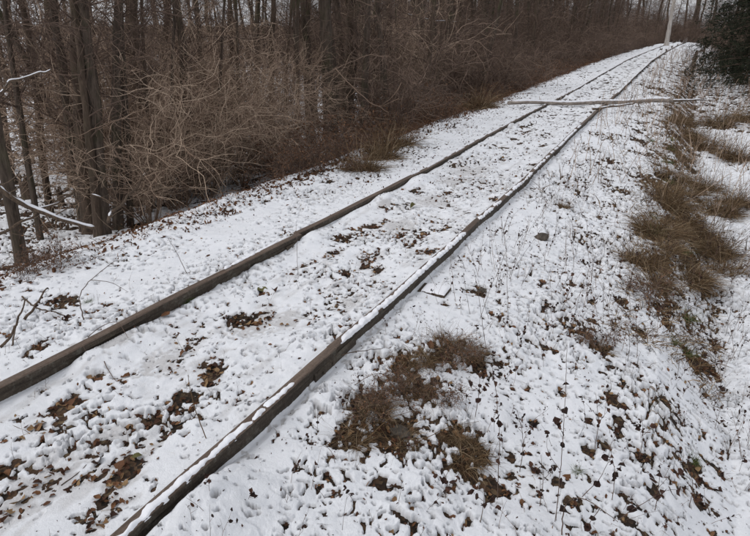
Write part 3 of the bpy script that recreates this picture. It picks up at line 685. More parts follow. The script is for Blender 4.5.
stalk('twiggy_branch', 'curved dark twig with side shoots left of the left rail', 'branch', [(84, 320, 'g'), (80, 305, .0), (78, 296, .02), (90, 280, .05), (103, 270, .1)], .0045, M_dtwig,
      kids=[[(84, 318, 0), (100, 325, -.05), (118, 322, -.1)], [(90, 280, 0), (112, 282, 0), (128, 292, 0)], [(100, 272, 0), (118, 258, .1), (130, 262, .1)], [(118, 320, -.1), (128, 335, -.15)]])
stalk('fallen_twig', 'straight dark twig on the snow above the green sprig', 'twig', [(187, 272, 'g'), (178, 255, .02), (168, 238, .05)], .003, M_dtwig)
stalk('fallen_twig', 'pale twig lying in the snow between rails near the bottom left', 'twig', [(60, 482, 'g'), (75, 472, 'g'), (86, 463, 'g')], .0028, M_stick)
stalk('fallen_twig', 'thin twig at the left edge inside the rails', 'twig', [(0, 420, 'g'), (15, 424, 'g'), (28, 430, 'g')], .0025, M_dtwig)
stalk('fallen_twig', 'dark twig by the leaf patch inside the rails', 'twig', [(105, 365, 'g'), (113, 378, 'g'), (122, 384, 'g')], .003, M_dtwig)
stalk('fallen_twig', 'dead twig hanging over the near end of the left rail', 'twig', [(88, 338, 'g'), (100, 326, .05), (118, 320, .05), (128, 338, -.1)], .003, M_dtwig)

for a, b_, c, d in [(350, 385, 395, 372), (378, 372, 440, 398), (345, 415, 400, 452), (400, 372, 470, 362), (385, 400, 455, 412), (430, 345, 480, 372), (415, 440, 480, 425), (360, 440, 420, 405)]:
    stalk('fallen_twig', 'thin dead twig lying in the matted grass patch', 'twig', [(a, b_, 'g'), ((a+c)/2, (b_+d)/2-5, .0), (c, d, 'g')], .0022, M_straw, group='twigs in the matted grass patch')
M_olive = tinted('olive leaf', [(0, (.05, .05, .02)), (1, (.13, .12, .045))], extra=60)
# stones and single leaves
def stone(px, py, s, label, mat=None, sc=(1, .8, .6), tilt=0):
    n, m = 14, 9; a = np.arange(n)*2*math.pi/n; bb = np.linspace(-math.pi/2, math.pi/2, m)
    A, B = np.meshgrid(a, bb, indexing='ij'); d = np.stack([np.cos(A)*np.cos(B), np.sin(A)*np.cos(B), np.sin(B)], -1)
    rr = 1 + .35*noise2(d[..., 0]*1.6+px, d[..., 1]*1.6+d[..., 2]*1.3, 80); v = d*rr[..., None]*np.array(sc)*s
    ix = np.arange(n*m).reshape(n, m); A_ = ix; B_ = np.roll(ix, -1, 0)
    f = np.stack([A_[:, :-1], B_[:, :-1], B_[:, 1:], A_[:, 1:]], -1).reshape(-1, 4)
    p = at(px, py); o = obj('stone', mesh_np('stone', v.reshape(-1, 3), f, mat or M_stone, False), label=label, category='stone')
    o.location = (p[0], p[1], surf(p[0], p[1])[0] + s*.15); o.rotation_euler = (0, tilt, rng.uniform(0, 6)); return o
stone(541, 238, .085, 'dark mossy stone on the snow of the right bank', tilt=.4)
stone(400, 432, .062, 'grey stone half hidden in the matted grass', sc=(1, .8, .7))
stone(482, 290, .05, 'dark stone in the square hollow')
stone(652, 386, .028, 'small ochre pebble low on the right bank', M_log)
stone(431, 263, .018, 'small dark pebble beside the right rail')
def one_leaf(px, py, L, label, tint, mat=None, up=.02, W=.9):
    g = Geo(); add_leaves(g, np.zeros((1, 3)), rng, L, W, .15, 0, tint, tint+.01); o = obj('fallen_leaf', g.mesh('fallen_leaf', mat or M_leaf), label=label, category='leaf')
    p = at(px, py); o.location = (p[0], p[1], surf(p[0], p[1])[0]+up); return o
one_leaf(262, 289, .10, 'round yellow green leaf lying in snow between the rails', .95, M_olive)
one_leaf(275, 292, .055, 'curled dark leaf beside the round yellow green one', .1)
one_leaf(72, 410, .075, 'pointed tan leaf on the bare patch near the left rail', .9)
one_leaf(137, 455, .06, 'olive leaf on the small bare patch between the rails', .9, M_olive)
one_leaf(166, 318, .08, 'long reddish leaf at the foot of the left rail', .6)
one_leaf(342, 343, .03, 'rust leaf on the top of the right rail joint', .6, up=.12)
one_leaf(383, 296, .035, 'rust leaf stuck to the top edge of the right rail', .7, up=.12)
one_leaf(413, 207, .08, 'olive leaf lying between the rails farther up', .9, M_olive)
one_leaf(452, 517, .05, 'russet leaf standing in the snow near the bottom edge', .5)
one_leaf(430, 488, .05, 'folded brown leaf in the snow below the lowest tuft', .7)

# ------------------------------------------------------------------ the fallen log across the line
def log_thing(name, label, A, B, r0, r1, mat, sag=0, nseg=40, snow_cov=.8, wob=.03, stubs=3, seed=1):
    A = np.array(A, float); B = np.array(B, float); r = np.random.default_rng(seed)
    t = np.linspace(0, 1, nseg)[:, None]; P = A*(1-t)+B*t
    P[:, 2] += -sag*4*t[:, 0]*(1-t[:, 0]) + wob*noise2(t[:, 0]*4+seed, t[:, 0]*0, 90); P[:, 1] += wob*noise2(t[:, 0]*4+seed, t[:, 0]*0+5, 91)
    root = thing(name, label, 'log', A); P -= A
    R = (r0*(1-t[:, 0])+r1*t[:, 0])*(1+.10*noise2(t[:, 0]*9+seed, t[:, 0]*0, 92))
    v, f = tubes(P[None], R[None], 12); g = Geo(); g.add(v, f)
    ix = np.arange(nseg*12).reshape(nseg, 12); g.add(v[:12], [list(range(12))]); g.add(v[-12:], [list(range(11, -1, -1))])
    obj('trunk', g.mesh('log_trunk', mat, True), root)
    T = unit(B-A); side = unit(np.cross(T, [0, 0, 1.])); ks = 7; u = np.linspace(-1, 1, ks)
    tt = np.linspace(0, 1, nseg*5); PP = np.stack([np.interp(tt, t[:, 0], P[:, k]) for k in range(3)], 1); RR = np.interp(tt, t[:, 0], R)
    Ln = np.linalg.norm(B-A)
    cov = sstep(-.5, -.2, noise2(tt*Ln/.35+seed, tt*0, 93) + (snow_cov-.5)*1.4)*sstep(0, .06, tt)*sstep(1, .96, tt)
    lo = cov*.85*(1+.25*noise2(tt*Ln/.12, tt*0, 94)); ang = u[None]*lo[:, None]*1.0
    th = RR[:, None] + (min(.022, r0*.45)*(1+.6*noise2(tt*Ln/.15, tt*0, 95)))[:, None]*np.sqrt(1-u**2)[None]*cov[:, None] - .0015 - r0*.05*(1-cov[:, None])
    v = PP[:, None] + (np.sin(ang)*th)[..., None]*side + (np.cos(ang)*th)[..., None]*np.array([0, 0, 1.])
    ix = np.arange(len(tt)*ks).reshape(-1, ks); f = np.stack([ix[:-1, :-1], ix[1:, :-1], ix[1:, 1:], ix[:-1, 1:]], -1).reshape(-1, 4)
    obj('snow_cap', mesh_np('snow_cap', v.reshape(-1, 3), f, M_cap, True), root)
    if stubs:
        s, d, _ = sprout(P[None], stubs, r, (40, 80), .1, .95); Q = grow(s, d, r.uniform(.15, .7, stubs), 6, .15, (0, 0, .3), r)
        for q in Q:
            v, f = tubes(q[None], taper(1, 6, r1*.35, .006), 6); g = Geo(); g.add(v, f); obj('branch_stub', g.mesh('branch_stub', mat), root)
    return root
zl = zc(18.5)
La = at_z(508, 103, zl+.06); Lb = at_z(672, 99.5, zl+.04)
log_thing('fallen_log', 'long snow-topped fallen log lying across both rails', La, Lb - np.array([0, 0, .02]), .052, .070, M_log, .02, seed=3, wob=.04, snow_cov=1.3)
log_thing('fallen_log', 'thin snowy pole lying just below the long log', at_z(593, 109, zl+.04), at_z(634, 103.5, zl+.03), .03, .022, M_stick, 0, 12, .4, .01, 1, 5)
log_thing('fallen_log', 'snowy limb frayed at the right end of the long log', at_z(655, 101, zl-.1), at_z(703, 100, zl-.2), .045, .02, M_stick, 0, 12, .9, .02, 3, 8)

# ------------------------------------------------------------------ trees
def crown_mesh(seed, hgt, r0, nlimb, mat, low=1.4, dense=1.0, trunkP=None):
    r = np.random.default_rng(seed); g = Geo()
    z = low + (hgt-low)*r.uniform(0, 1, nlimb)**1.2; k = z/hgt
    s = np.stack([np.interp(z, trunkP[:, 2], trunkP[:, 0]), np.interp(z, trunkP[:, 2], trunkP[:, 1]), z], 1)
    a = r.uniform(0, 2*math.pi, nlimb); up = r.uniform(.1, 1.1, nlimb); d = np.stack([np.cos(a), np.sin(a), up], 1)
    L = (1-k*.6)*r.uniform(.8, 2.6, nlimb)
    B = grow(s, d, L, 8, .13, (0, 0, .25), r); v, f = tubes(B, taper(nlimb, 8, .005+.012*(1-k), .003), 5); g.add(v, f, .3)
    n2 = int(nlimb*7*dense); s, d, _ = sprout(B, n2, r, (25, 70), .15, 1); C = grow(s, d, r.uniform(.3, 1.1, n2), 6, .16, (0, 0, .15), r)
    v, f = tubes(C, taper(n2, 6, .006, .002), 3); g.add(v, f, np.repeat(r.uniform(.1, .7, n2), 18))
    n3 = int(n2*2.2); s, d, _ = sprout(C, n3, r, (25, 70), .2, 1); D = grow(s, d, r.uniform(.12, .45, n3), 4, .16, (0, 0, .1), r)
    v, f = tubes(D, taper(n3, 4, .0035, .0016), 3); g.add(v, f, np.repeat(r.uniform(.2, .9, n3), 12))
    return g.mesh('crown', mat)
def trunk_mesh(seed, hgt, r0, mat, wob=.085):
    r = np.random.default_rng(seed); K = 22; z = np.linspace(0, 1, K)**1.15*hgt
    P = np.stack([np.cumsum(r.normal(0, wob, K))*z/hgt, np.cumsum(r.normal(0, wob, K))*z/hgt, z-.25], 1)
    R = r0*(1-.72*z/hgt)*(1+.06*r.normal(0, 1, K)); R[0] *= 1.55; R[1] *= 1.15
    v, f = tubes(P[None], R[None], 14); v = v.reshape(K, 14, 3)
    c = P[:, None]; w = 1 + .10*noise2(np.arange(14)[None]*.9+seed, z[:, None]*1.3, 97); w[:, -1] = w[:, -1]
    v = c + (v-c)*w[..., None]; g = Geo(); g.add(v.reshape(-1, 3), f, .5); return g.mesh('trunk', mat, True), P
TREES = []
for k in range(5):
    hgt = (10, 9, 11, 8, 9.5)[k]; tm, P = trunk_mesh(100+k, hgt, .13, M_bark if k % 2 == 0 else M_bark2)
    TREES.append((tm, crown_mesh(200+k, hgt, .13, (34, 40, 30, 44, 36)[k], M_dtwig, (2.0, 1.2, 2.6, 1.5, 2.2)[k], 1.0, P), hgt))
def tree_at(p, rad, lean=(0, 0), label='', group=None, k=None, rz=None, hs=1.0, name='bare_tree', cs=1.0):
    k = rng.integers(0, len(TREES)) if k is None else k; tm, cm, hgt = TREES[k]
    root = thing(name, label, 'tree', p, group=group)
    # lean: tangent of the tilt along x and y
    up = Vector((lean[0], lean[1], 1)).normalized(); q = Vector((0, 0, 1)).rotation_difference(up)
    q = q @ Euler((0, 0, rng.uniform(0, 6.28) if rz is None else rz)).to_quaternion(); root.rotation_euler = q.to_euler()
    t = obj('trunk', tm, root); s = rad/.13; t.scale = (s, s, hs)
    c = obj('crown', cm, root); c.scale = (cs, cs, hs)
    return root
def tree_px(bx, by, w, tx, label, k=None, hs=1.0, name='bare_tree', group=None, cs=1.0):
    p = at(bx, by); p[2] = terrain(np.array([p[0]]), np.array([p[1]]))[0] - .05
    hd = math.hypot(p[0], p[1]); d = ray(tx, 0)
    # point at the top of the picture, at the same depth
    t = ((p - [0, 0, H]) @ np.array([-math.sin(YAW), math.cos(YAW), 0]))/(d @ np.array([-math.sin(YAW), math.cos(YAW), 0]))
    q = np.array([0, 0, H]) + d*t; dv = q - p
    return tree_at(p, w*.44*pxm((p+q)/2), (dv[0]/dv[2], dv[1]/dv[2]), label, group, k, hs=hs, name=name, cs=cs)
T_ = [ # base px, base py, width px, top px, label
 (22, 262, 14, -30, 'leaning brown trunk at the left edge, nearest of the wood'),
 (50, 212, 9, 22, 'slim trunk leaning left, second from the left edge'),
 (72, 186, 9, 45, 'slim trunk behind the big clump, leaning left'),
 (92, 232, 20, 62, 'thick dark trunk at the foot of the shoulder'),
 (104, 234, 16, 91, 'thick trunk fused beside the dark one, upright'),
 (118, 228, 12, 113, 'narrower upright trunk on the right of the fused pair'),
 (137, 205, 13, 133, 'dark upright trunk behind the tan twigs'),
 (8, 170, 14, -8, 'broad trunk half out of the left edge'),
 (160, 180, 9, 158, 'straight trunk in the middle of the tan thicket'),
 (28, 165, 6, 8, 'very slim pole by the left edge farther back'),
 (205, 172, 8, 200, 'pole standing right of the tan thicket middle'),
 (232, 160, 7, 228, 'thin pole behind the right half of the thicket'),
 (257, 150, 8, 254, 'thin trunk over the right end of the thicket'),
 (272, 148, 8, 270, 'thin trunk next to the one over the thicket end'),
 (312, 138, 9, 303, 'trunk left of the two dark ones'),
 (333, 135, 13, 329, 'left of the two dark stout trunks above the verge'),
 (348, 132, 18, 347, 'right and stoutest of the two dark trunks above the verge'),
 (376, 118, 8, 371, 'trunk just right of the stout dark pair'),
 (396, 112, 8, 390, 'dim trunk behind the russet undergrowth'),
 (408, 106, 8, 424, 'mossy trunk leaning right above the russet undergrowth'),
 (436, 100, 7, 433, 'dim upright trunk right of the mossy leaning one'),
 (467, 92, 10, 468, 'straight grey trunk above the orange dry grass'),
 (452, 92, 5, 454, 'thin pole left of the straight grey trunk'),
 (490, 84, 5, 492, 'thin dark pole right of the straight grey trunk'),
 (513, 88, 6, 514, 'slim dark trunk above the left end of the log'),
 (528, 74, 4, 533, 'thin pole right of the slim trunk above the log'),
 (548, 66, 4, 556, 'thin pole leaning right over the far shoulder'),
 (84, 230, 12, 48, 'trunk leaning left out of the fused clump, in front of the thick dark one'), (98, 236, 10, 78, 'front trunk of the fused clump, low on the slope'), (130, 224, 8, 124, 'slim trunk at the right foot of the fused clump'),
 (40, 238, 7, 2, 'slim trunk leaning left behind the nearest leaning one'), (150, 212, 5, 143, 'straight sapling rising through the left of the thicket'), (168, 204, 4, 176, 'straight sapling leaning right through the thicket'), (186, 200, 5, 182, 'brown sapling in the middle of the thicket'),
 (214, 190, 4, 222, 'sapling leaning right out of the thicket top'), (240, 178, 4, 238, 'thin upright sapling at the right part of the thicket'), (282, 160, 4, 292, 'sapling at the right end of the thicket'), (298, 156, 5, 296, 'slim dark sapling before the verge brambles'),
]
for k, t in enumerate(T_): tree_px(*t, k=k % 5, cs=.4 if t[2] <= 5 else .75)
# far end: pale leaning trunk
def pale_tree():
    p = np.array(at_z(668, 34, -.3)); hd = 84.0; d = ray(668, 36); t = hd/math.hypot(d[0], d[1]); p = np.array([0, 0, H])+d*t
    p[2] = terrain(np.array([p[0]]), np.array([p[1]]))[0]; q = np.array([0, 0, H]) + ray(675, 0)*(hd/math.hypot(*ray(675, 0)[:2])); dv = q-p
    root = thing('pale_trunk', 'pale bare trunk leaning right at the far end of the line', 'tree', p)
    up = Vector((dv[0]/dv[2], dv[1]/dv[2], 1)).normalized(); root.rotation_euler = Vector((0, 0, 1)).rotation_difference(up).to_euler()
    tm, P = trunk_mesh(300, 9, .30, M_birch, .03); obj('trunk', tm, root); obj('crown', crown_mesh(301, 9, .3, 22, M_twig, 3.0, 1, P), root)
pale_tree()
# filler trees deeper in the wood
placed = 0; pts_used = []
GR = ['bare trees standing deep in the wood', 'dark bare trunk among many deep in the wood behind the thicket']
while placed < 150:
    y = rng.uniform(7, 75); lat = -rng.uniform(3.8, 26 if y > 10 else 18)
    x = float(xc(y)) + lat
    az = math.atan2(-x, y) - YAW
    if abs(az) > math.radians(44) or math.hypot(x, y) < 11: continue
    if any((x-a)**2+(y-b_)**2 < .8 for a, b_ in pts_used): continue
    pts_used.append((x, y)); z = float(terrain(np.array([x]), np.array([y]))[0]) - .05
    rad = rng.uniform(.04, .12); ln = (rng.normal(0, .09), rng.normal(0, .09)); pxx = CX + math.tan(YAW - math.atan2(-x, y))*FPX/math.cos(PITCH)
    zone = 'behind the tan thicket' if pxx < 290 else 'behind the stout dark pair' if pxx < 400 else 'in the dim wood behind the grey trunk' if pxx < 520 else 'in the wood beside the far rails'
    size = 'slim' if rad < .07 else 'medium' if rad < .095 else 'thick'; sl = ln[0]*rgt[0] + ln[1]*rgt[1]; lean = 'leaning left' if sl < -.06 else 'leaning right' if sl > .06 else 'upright'
    tree_at((x, y, z), rad, ln, f'{size} bare trunk, {lean}, {zone}', f'{size} {lean} bare trunks {zone}', hs=rng.uniform(.8, 1.2))
    placed += 1
# trees on the far right side and beyond the bend
for k in range(26):
    y = rng.uniform(60, 125); lt = rng.uniform(-9, 14)
    if abs(lt) < 3: lt += 6*(1 if lt > 0 else -1)
    x = float(xc(y)) + lt
    tree_at((x, y, float(terrain(np.array([x]), np.array([y]))[0])-.05), rng.uniform(.06, .13), (rng.normal(0, .06), rng.normal(0, .06)),
            'bare tree closing the view beyond the end of the line', 'bare trees beyond the end of the line')

# ------------------------------------------------------------------ shrubs
def shrub_mesh(seed, h, nst, n2, n3, n4, mat, droop=-.9, spread=.8, rad=.009, leafy=0, leafmat=None, rt=1.0, lo=.15, wn=1.0):
    r = np.random.default_rng(seed); g = Geo()
    a = r.uniform(0, 2*math.pi, nst); o = r.uniform(.1, spread, nst)
    st = np.stack([np.cos(a)*.12, np.sin(a)*.12, np.full(nst, -.1)], 1); d = np.stack([np.cos(a)*o, np.sin(a)*o, np.ones(nst)], 1)
    A = grow(st, d, h*r.uniform(.7, 1.35, nst), 11, .12, (0, 0, droop*.6), r); v, f = tubes(A, taper(nst, 11, rad*1.3, .003), 4); g.add(v, f, .25)
    s, d, _ = sprout(A, n2, r, (20, 75), lo, 1); B = grow(s, d, h*r.uniform(.2, .6, n2), 9, .20*wn, (0, 0, droop), r)
    v, f = tubes(B, taper(n2, 9, .0042*rt, .002*rt), 3); g.add(v, f, np.repeat(r.uniform(.2, 1, n2), 27))
    s, d, _ = sprout(B, n3, r, (20, 80), .1, 1); C = grow(s, d, h*r.uniform(.08, .3, n3), 6, .24*wn, (0, 0, droop*.8), r)
    v, f = tubes(C, taper(n3, 6, .003*rt, .0016*rt), 3); g.add(v, f, np.repeat(r.uniform(.2, 1, n3), 18))
    if n4:
        s, d, _ = sprout(C, n4, r, (20, 80), .1, 1); D = grow(s, d, h*r.uniform(.03, .12, n4), 4, .22, (0, 0, -.1), r)
        v, f = tubes(D, taper(n4, 4, .0022*rt, .0013*rt), 3); g.add(v, f, np.repeat(r.uniform(.2, 1, n4), 12))
    me = g.mesh('branches', mat); lm = None
    if leafy:
        gl = Geo(); i = r.integers(0, n3, leafy); k = r.integers(1, 6, leafy); add_leaves(gl, C[i, k], r, .055, .55, 1.2, 0); lm = gl.mesh('leaves', leafmat)
    return me, lm
TAN = [shrub_mesh(400+k, 2.9, 28, 190, 760, 640, M_twig, -.05, .75, rt=1.6, lo=.22, wn=.95) for k in range(4)]
DARK = [shrub_mesh(420+k, 2.2, 12, 90, 420, 420, M_dtwig, -.5, .7, rt=1.5) for k in range(3)]
RUS = [shrub_mesh(440+k, 1.1, 16, 90, 420, 200, M_dtwig, -.9, 1.0, .006, 900, M_rleaf, rt=1.1) for k in range(3)]
def shrub_at(x, y, kind, s, label, group=None, name=None, tilt=None):
    z = float(terrain(np.array([x]), np.array([y]))[0]); set_ = {'tan': TAN, 'dark': DARK, 'rus': RUS}[kind]
    me, lm = set_[rng.integers(0, len(set_))]
    root = thing(name or {'tan': 'twiggy_shrub', 'dark': 'bare_bush', 'rus': 'bramble_bush'}[kind], label, 'bush', (x, y, z), (rng.normal(0, .06), rng.normal(0, .06), rng.uniform(0, 6.28)), group, s)
    if tilt: root.rotation_euler = (tilt[0], tilt[1], rng.uniform(0, 6.28))
    b_ = obj('branches', me, root)
    if lm: obj('leaves', lm, root)
    return root
# the big tan thicket on the left, shrub by shrub
for px, py, s, lb in [
 (150, 222, .7, 'low tan shrub reaching onto the shoulder right of the fused trunks'), (178, 208, .8, 'tan shrub on the shoulder edge, front middle of the thicket'),
 (208, 198, .75, 'tan shrub on the shoulder edge, front right of the thicket'), (242, 184, .7, 'low tan shrub at the front right end of the thicket'),
 (120, 200, 1.05, 'tan shrub rising behind the narrow right trunk'), (150, 196, 1.05, 'tall tan shrub in the left middle of the thicket'), (200, 184, 1.0, 'dense tan shrub in the right middle of the thicket'),
 (275, 164, .85, 'tan shrub leaning out beside the leafy bramble'),
 (140, 214, .8, 'tan twiggy shrub just right of the fused trunks'), (160, 206, .9, 'tan shrub in the middle of the thicket front'),
 (192, 196, .85, 'tan shrub right of the thicket middle'), (226, 184, .8, 'pale tan shrub near the thicket right end'),
 (262, 172, .75, 'arching tan shrub at the right end of the thicket'), 
 (180, 172, 1.1, 'taller tan shrub behind the thicket middle'), (222, 160, 1.1, 'taller tan shrub behind the thicket right half'),
 (140, 180, 1.15, 'taller tan shrub behind the left half of the thicket'), 
 (290, 158, .8, 'low tan shrub beside the stout dark pair'), 
 (112, 160, 1.2, 'tan shrub deep behind the fused trunks'), (255, 152, 1.0, 'tan shrub behind the right end of the thicket')]:
    p = at(px, py); shrub_at(p[0], p[1], 'tan', s, lb)
# dark bushes and russet brambles along the wood edge
for k in range(70):
    y = rng.uniform(11, 60); x = float(xc(y)) - rng.uniform(3.4, 7.5)
    shrub_at(x, y, 'dark', rng.uniform(.7, 1.3), *(('dark leafless bush at the wood edge between the tan thicket and the log', 'dark leafless bushes before the log') if y < 17.5 else ('dark leafless bush at the wood edge beyond the fallen log', 'dark leafless bushes beyond the log') if y < 35 else ('far dark leafless bush at the wood edge near the line\'s end', 'far dark leafless bushes along the wood')))
for k in range(80):
    y = 8.5 + 42*rng.uniform(0, 1)**1.4; x = float(xc(y)) - rng.uniform(2.9, 4.8)
    shrub_at(x, y, 'rus', rng.uniform(.5, .95), *(('russet bramble bush on the left verge before the fallen log', 'russet brambles on the verge before the log') if y < 17.5 else ('russet bramble bush on the left verge beyond the fallen log', 'russet brambles on the verge beyond the log')))
for px, py, s, lb in [(120, 228, .3, 'small russet bramble at the foot of the fused trunks'),
                      (60, 262, .3, 'scrubby bramble sprigs below the leaning trunk'), (30, 275, .25, 'tiny bramble at the left edge of the shoulder'),
                      (320, 168, .45, 'low bramble on the verge left of the orange tussock'), (345, 160, .5, 'leafy bramble just left of the orange tussock'), (300, 172, .45, 'leafy bramble right of the tan thicket'),
                      (372, 150, .5, 'leafy bramble behind the russet tussock'), (415, 128, .5, 'low leafy bramble on the shoulder above the orange tussock'), (355, 172, .28, 'tiny leafy bramble nearest the left rail on the verge'),
                      (275, 176, .35, 'small bramble at the right foot of the thicket'), (440, 120, .5, 'leafy bramble beside the dry grass at the wood edge')]:
    p = at(px, py); shrub_at(p[0], p[1], 'rus', s, lb)
for px, py, s_, lb in [(405, 392, .2, 'reddish dead weed with leaves in the middle of the matted grass patch'), (452, 362, .2, 'reddish dead weed right of the widest tan tuft'), (368, 415, .18, 'low reddish weed by the rail at the left of the matted patch'),
                       (438, 402, .16, 'leafy brown weed between the matted patch and the lowest tuft'), (602, 345, .2, 'brown leafy weed in the middle of the right bank'), (648, 300, .25, 'brown leafy weed below the bank tussocks')]:
    p = at(px, py); shrub_at(p[0], p[1], 'rus', s_, lb, name='dead_weed')
# dark bushes at the end of the line and on the right
for k in range(40):
    y = rng.uniform(52, 108); s_ = rng.choice([-1, 1]); x = float(xc(y)) + s_*rng.uniform(3, 9)
    shrub_at(x, y, 'dark', rng.uniform(.8, 1.5), 'dark bush crowding the far end of the line', 'dark bushes at the far end of the line')

for dx, y, lb in [(-3.6, 79, 'dark bush hiding the foot of the pale trunk'), (-2.9, 82, 'dark bush just left of the pale trunk foot'), (-4.6, 77, 'dark bush left of the one hiding the pale trunk foot')]:
    shrub_at(float(xc(y))+dx-.6, y, 'dark', 1.0, lb)
# ------------------------------------------------------------------ spruces on the right
def spruce_meshes(seed, h=11):
    r = np.random.default_rng(seed); tm, P = trunk_mesh(seed, h, .16, M_bark, .01); n = 150; z = .75 + (h-1.0)*np.linspace(0, 1, n)**1.2; a = r.uniform(0, 6.28, n)
    L = (1-z/h)*2.9*r.uniform(.75, 1.1, n)+.2
    s = np.stack([np.zeros(n), np.zeros(n), z-.25], 1); d = np.stack([np.cos(a), np.sin(a), np.full(n, .05)], 1)
    B = grow(s, d, L, 8, .05, (0, 0, -.35), r); g = Geo(); v, f = tubes(B, taper(n, 8, .018, .004), 4); g.add(v, f, .3); bm = g.mesh('branches', M_dtwig)
    m = 2600; s, d, t = sprout(B, m, r, (35, 65), .15, 1); d[:, 2] -= .25
    C = grow(s, d, r.uniform(.2, .55, m), 5, .08, (0, 0, -.4), r); g = Geo()
    q = 26000; i = r.integers(0, m, q); k = r.integers(0, 5, q); p = C[i, k] + r.normal(0, .01, (q, 3))
    dd = unit(C[i, 4]-C[i, 0] + r.normal(0, .35, (q, 3))*.4)*r.uniform(.10, .20, q)[:, None]; sd2 = unit(np.cross(dd, r.normal(0, 1, (q, 3))))*.014
    v = np.stack([p-sd2*.4, p+dd*.6-sd2, p+dd, p+dd*.6+sd2], 1).reshape(-1, 3); g.add(v, np.arange(q*4).reshape(-1, 4), np.repeat(r.uniform(0, 1, q), 4))
    return tm, bm, g.mesh('needles', M_needle)
SPR = [spruce_meshes(500), spruce_meshes(501)]
SPL = [(6.4, 28, 'nearest dark spruce at the upper right edge'), (5.2, 33, 'dark spruce right behind the nearest one'), (4.6, 38, 'dark spruce with boughs over the far path'),
       (8.2, 27, 'dark spruce mostly out of the right edge'), (4.2, 46, 'far dark spruce left of the nearest ones'), (6.6, 37, 'deep dark spruce filling the gap at the upper right')]
for k, (lt, y, lb) in enumerate(SPL):
    x = float(xc(y))+lt+.8; tm, bm, nm = SPR[k % 2]
    root = thing('spruce_tree', lb, 'spruce', (x, y, float(terrain(np.array([x]), np.array([y]))[0])), (0, 0, rng.uniform(0, 6.28)), None, rng.uniform(.9, 1.15))
    obj('trunk', tm, root); obj('branches', bm, root); obj('needles', nm, root)
for k in range(34):
    y = rng.uniform(30, 100); x = float(xc(y)) + rng.uniform(7, 22); tm, bm, nm = SPR[k % 2]
    root = thing('spruce_tree', 'dark spruce in the stand behind the right-hand ones', 'spruce', (x, y, float(terrain(np.array([x]), np.array([y]))[0])), (0, 0, rng.uniform(0, 6.28)),
                 'spruces of the stand at the right', rng.uniform(.9, 1.2))
    obj('trunk', tm, root); obj('branches', bm, root); obj('needles', nm, root)

# ------------------------------------------------------------------ limbs, stumps in the wood
def limb(label, a, b_, rad, mat, za, zb, name='snowy_limb', sag=.1, snow_cov=.6, seed=1):
    pa = at(*a); pb = at(*b_)
    pa = np.array([0, 0, H]) + ray(*a)*(za/float(ray(*a) @ fwd)); pb = np.array([0, 0, H]) + ray(*b_)*(zb/float(ray(*b_) @ fwd))
    return log_thing(name, label, pa, pb, rad, rad*.5, mat, sag, 24, snow_cov, .06, 5, seed)
limb('snow-lined limb leaning from the left edge to the thick trunk', (-20, 178), (96, 228), .042, M_stick, 6.6, 7.2, seed=11)
limb('thin snowy branch reaching in from the left edge at mid height', (-10, 94), (52, 69), .015, M_stick, 5.2, 5.6, sag=-.02, snow_cov=.9, seed=12)
limb('thin pale branch slanting down into the russet brambles', (335, 68), (388, 112), .011, M_twig, 11.5, 12.0, sag=.1, snow_cov=-.3, seed=13)
limb('snow-lined thin branch crossing in front of the straight grey trunk', (402, 12), (480, 19), .014, M_stick, 17, 17.5, sag=.15, snow_cov=.2, seed=14)
limb('bare stick crossing under the leaning trunk', (-5, 236), (70, 196), .018, M_stick, 6.4, 7.4, sag=0, snow_cov=.15, seed=15)
limb('thin branch arching over the snow left of the thicket', (58, 198), (118, 205), .015, M_stick, 7.2, 7.2, sag=-.1, snow_cov=-.1, seed=16)
limb('dark branch leaning right of the fused trunks', (108, 222), (150, 168), .02, M_stick, 7.0, 8.6, sag=0, snow_cov=-.1, seed=17)
limb('snowy fallen branch under the right half of the thicket', (158, 138), (225, 168), .016, M_stick, 9.0, 9.2, sag=.1, snow_cov=-.3, seed=18)
def stump(px, py, w, h, label):
    p = at(px, py); r = w/2*pxm(p); hh = h*pxm(p); n = 12; a = np.arange(n)*2*math.pi/n
    zz = [(-.15, 1.5), (.0, 1.3), (.12*hh, 1.05), (.6*hh, .95)]
    v = [np.stack([np.cos(a)*r*k*(1+.1*np.sin(3*a)), np.sin(a)*r*k, np.full(n, z)], 1) for z, k in zz]
    v.append(np.stack([np.cos(a)*r*.9, np.sin(a)*r*.9, hh*(1+.25*rng.uniform(-1, 1, n))], 1)); v.append(np.stack([np.cos(a)*r*.3, np.sin(a)*r*.3, np.full(n, hh*.8)], 1))
    v = np.concatenate(v); ix = np.arange(6*n).reshape(6, n); f = np.stack([ix[:-1], np.roll(ix[:-1], -1, 1), np.roll(ix[1:], -1, 1), ix[1:]], -1).reshape(-1, 4)
    root = thing('tree_stump', label, 'stump', (p[0], p[1], terrain(p[0:1], p[1:2])[0]))
    g = Geo(); g.add(v, f); obj('wood', g.mesh('stump_wood', M_bark2), root)
    g = Geo(); d = np.linspace(0, 1, 5); AA, DD = np.meshgrid(a, d, indexing='ij')
    vv = np.stack([np.cos(AA)*r*.8*DD, np.sin(AA)*r*.8*DD, hh*.82+.05*np.sqrt(1-DD**2*.98)], -1)
    ix = np.arange(n*5).reshape(n, 5); B_ = np.roll(ix, -1, 0); f = np.stack([ix[:, :-1], ix[:, 1:], B_[:, 1:], B_[:, :-1]], -1).reshape(-1, 4)
    g.add(vv.reshape(-1, 3), f); obj('snow_cap', g.mesh('snow_cap', M_cap, True), root)
stump(29, 198, 12, 22, 'short rotten stump left of the leaning slim trunk')
stump(62, 205, 6, 16, 'small snow-capped stump between the left trunks')
stump(536, 62, 8, 5, 'snow-capped stump at the wood edge beyond the log')

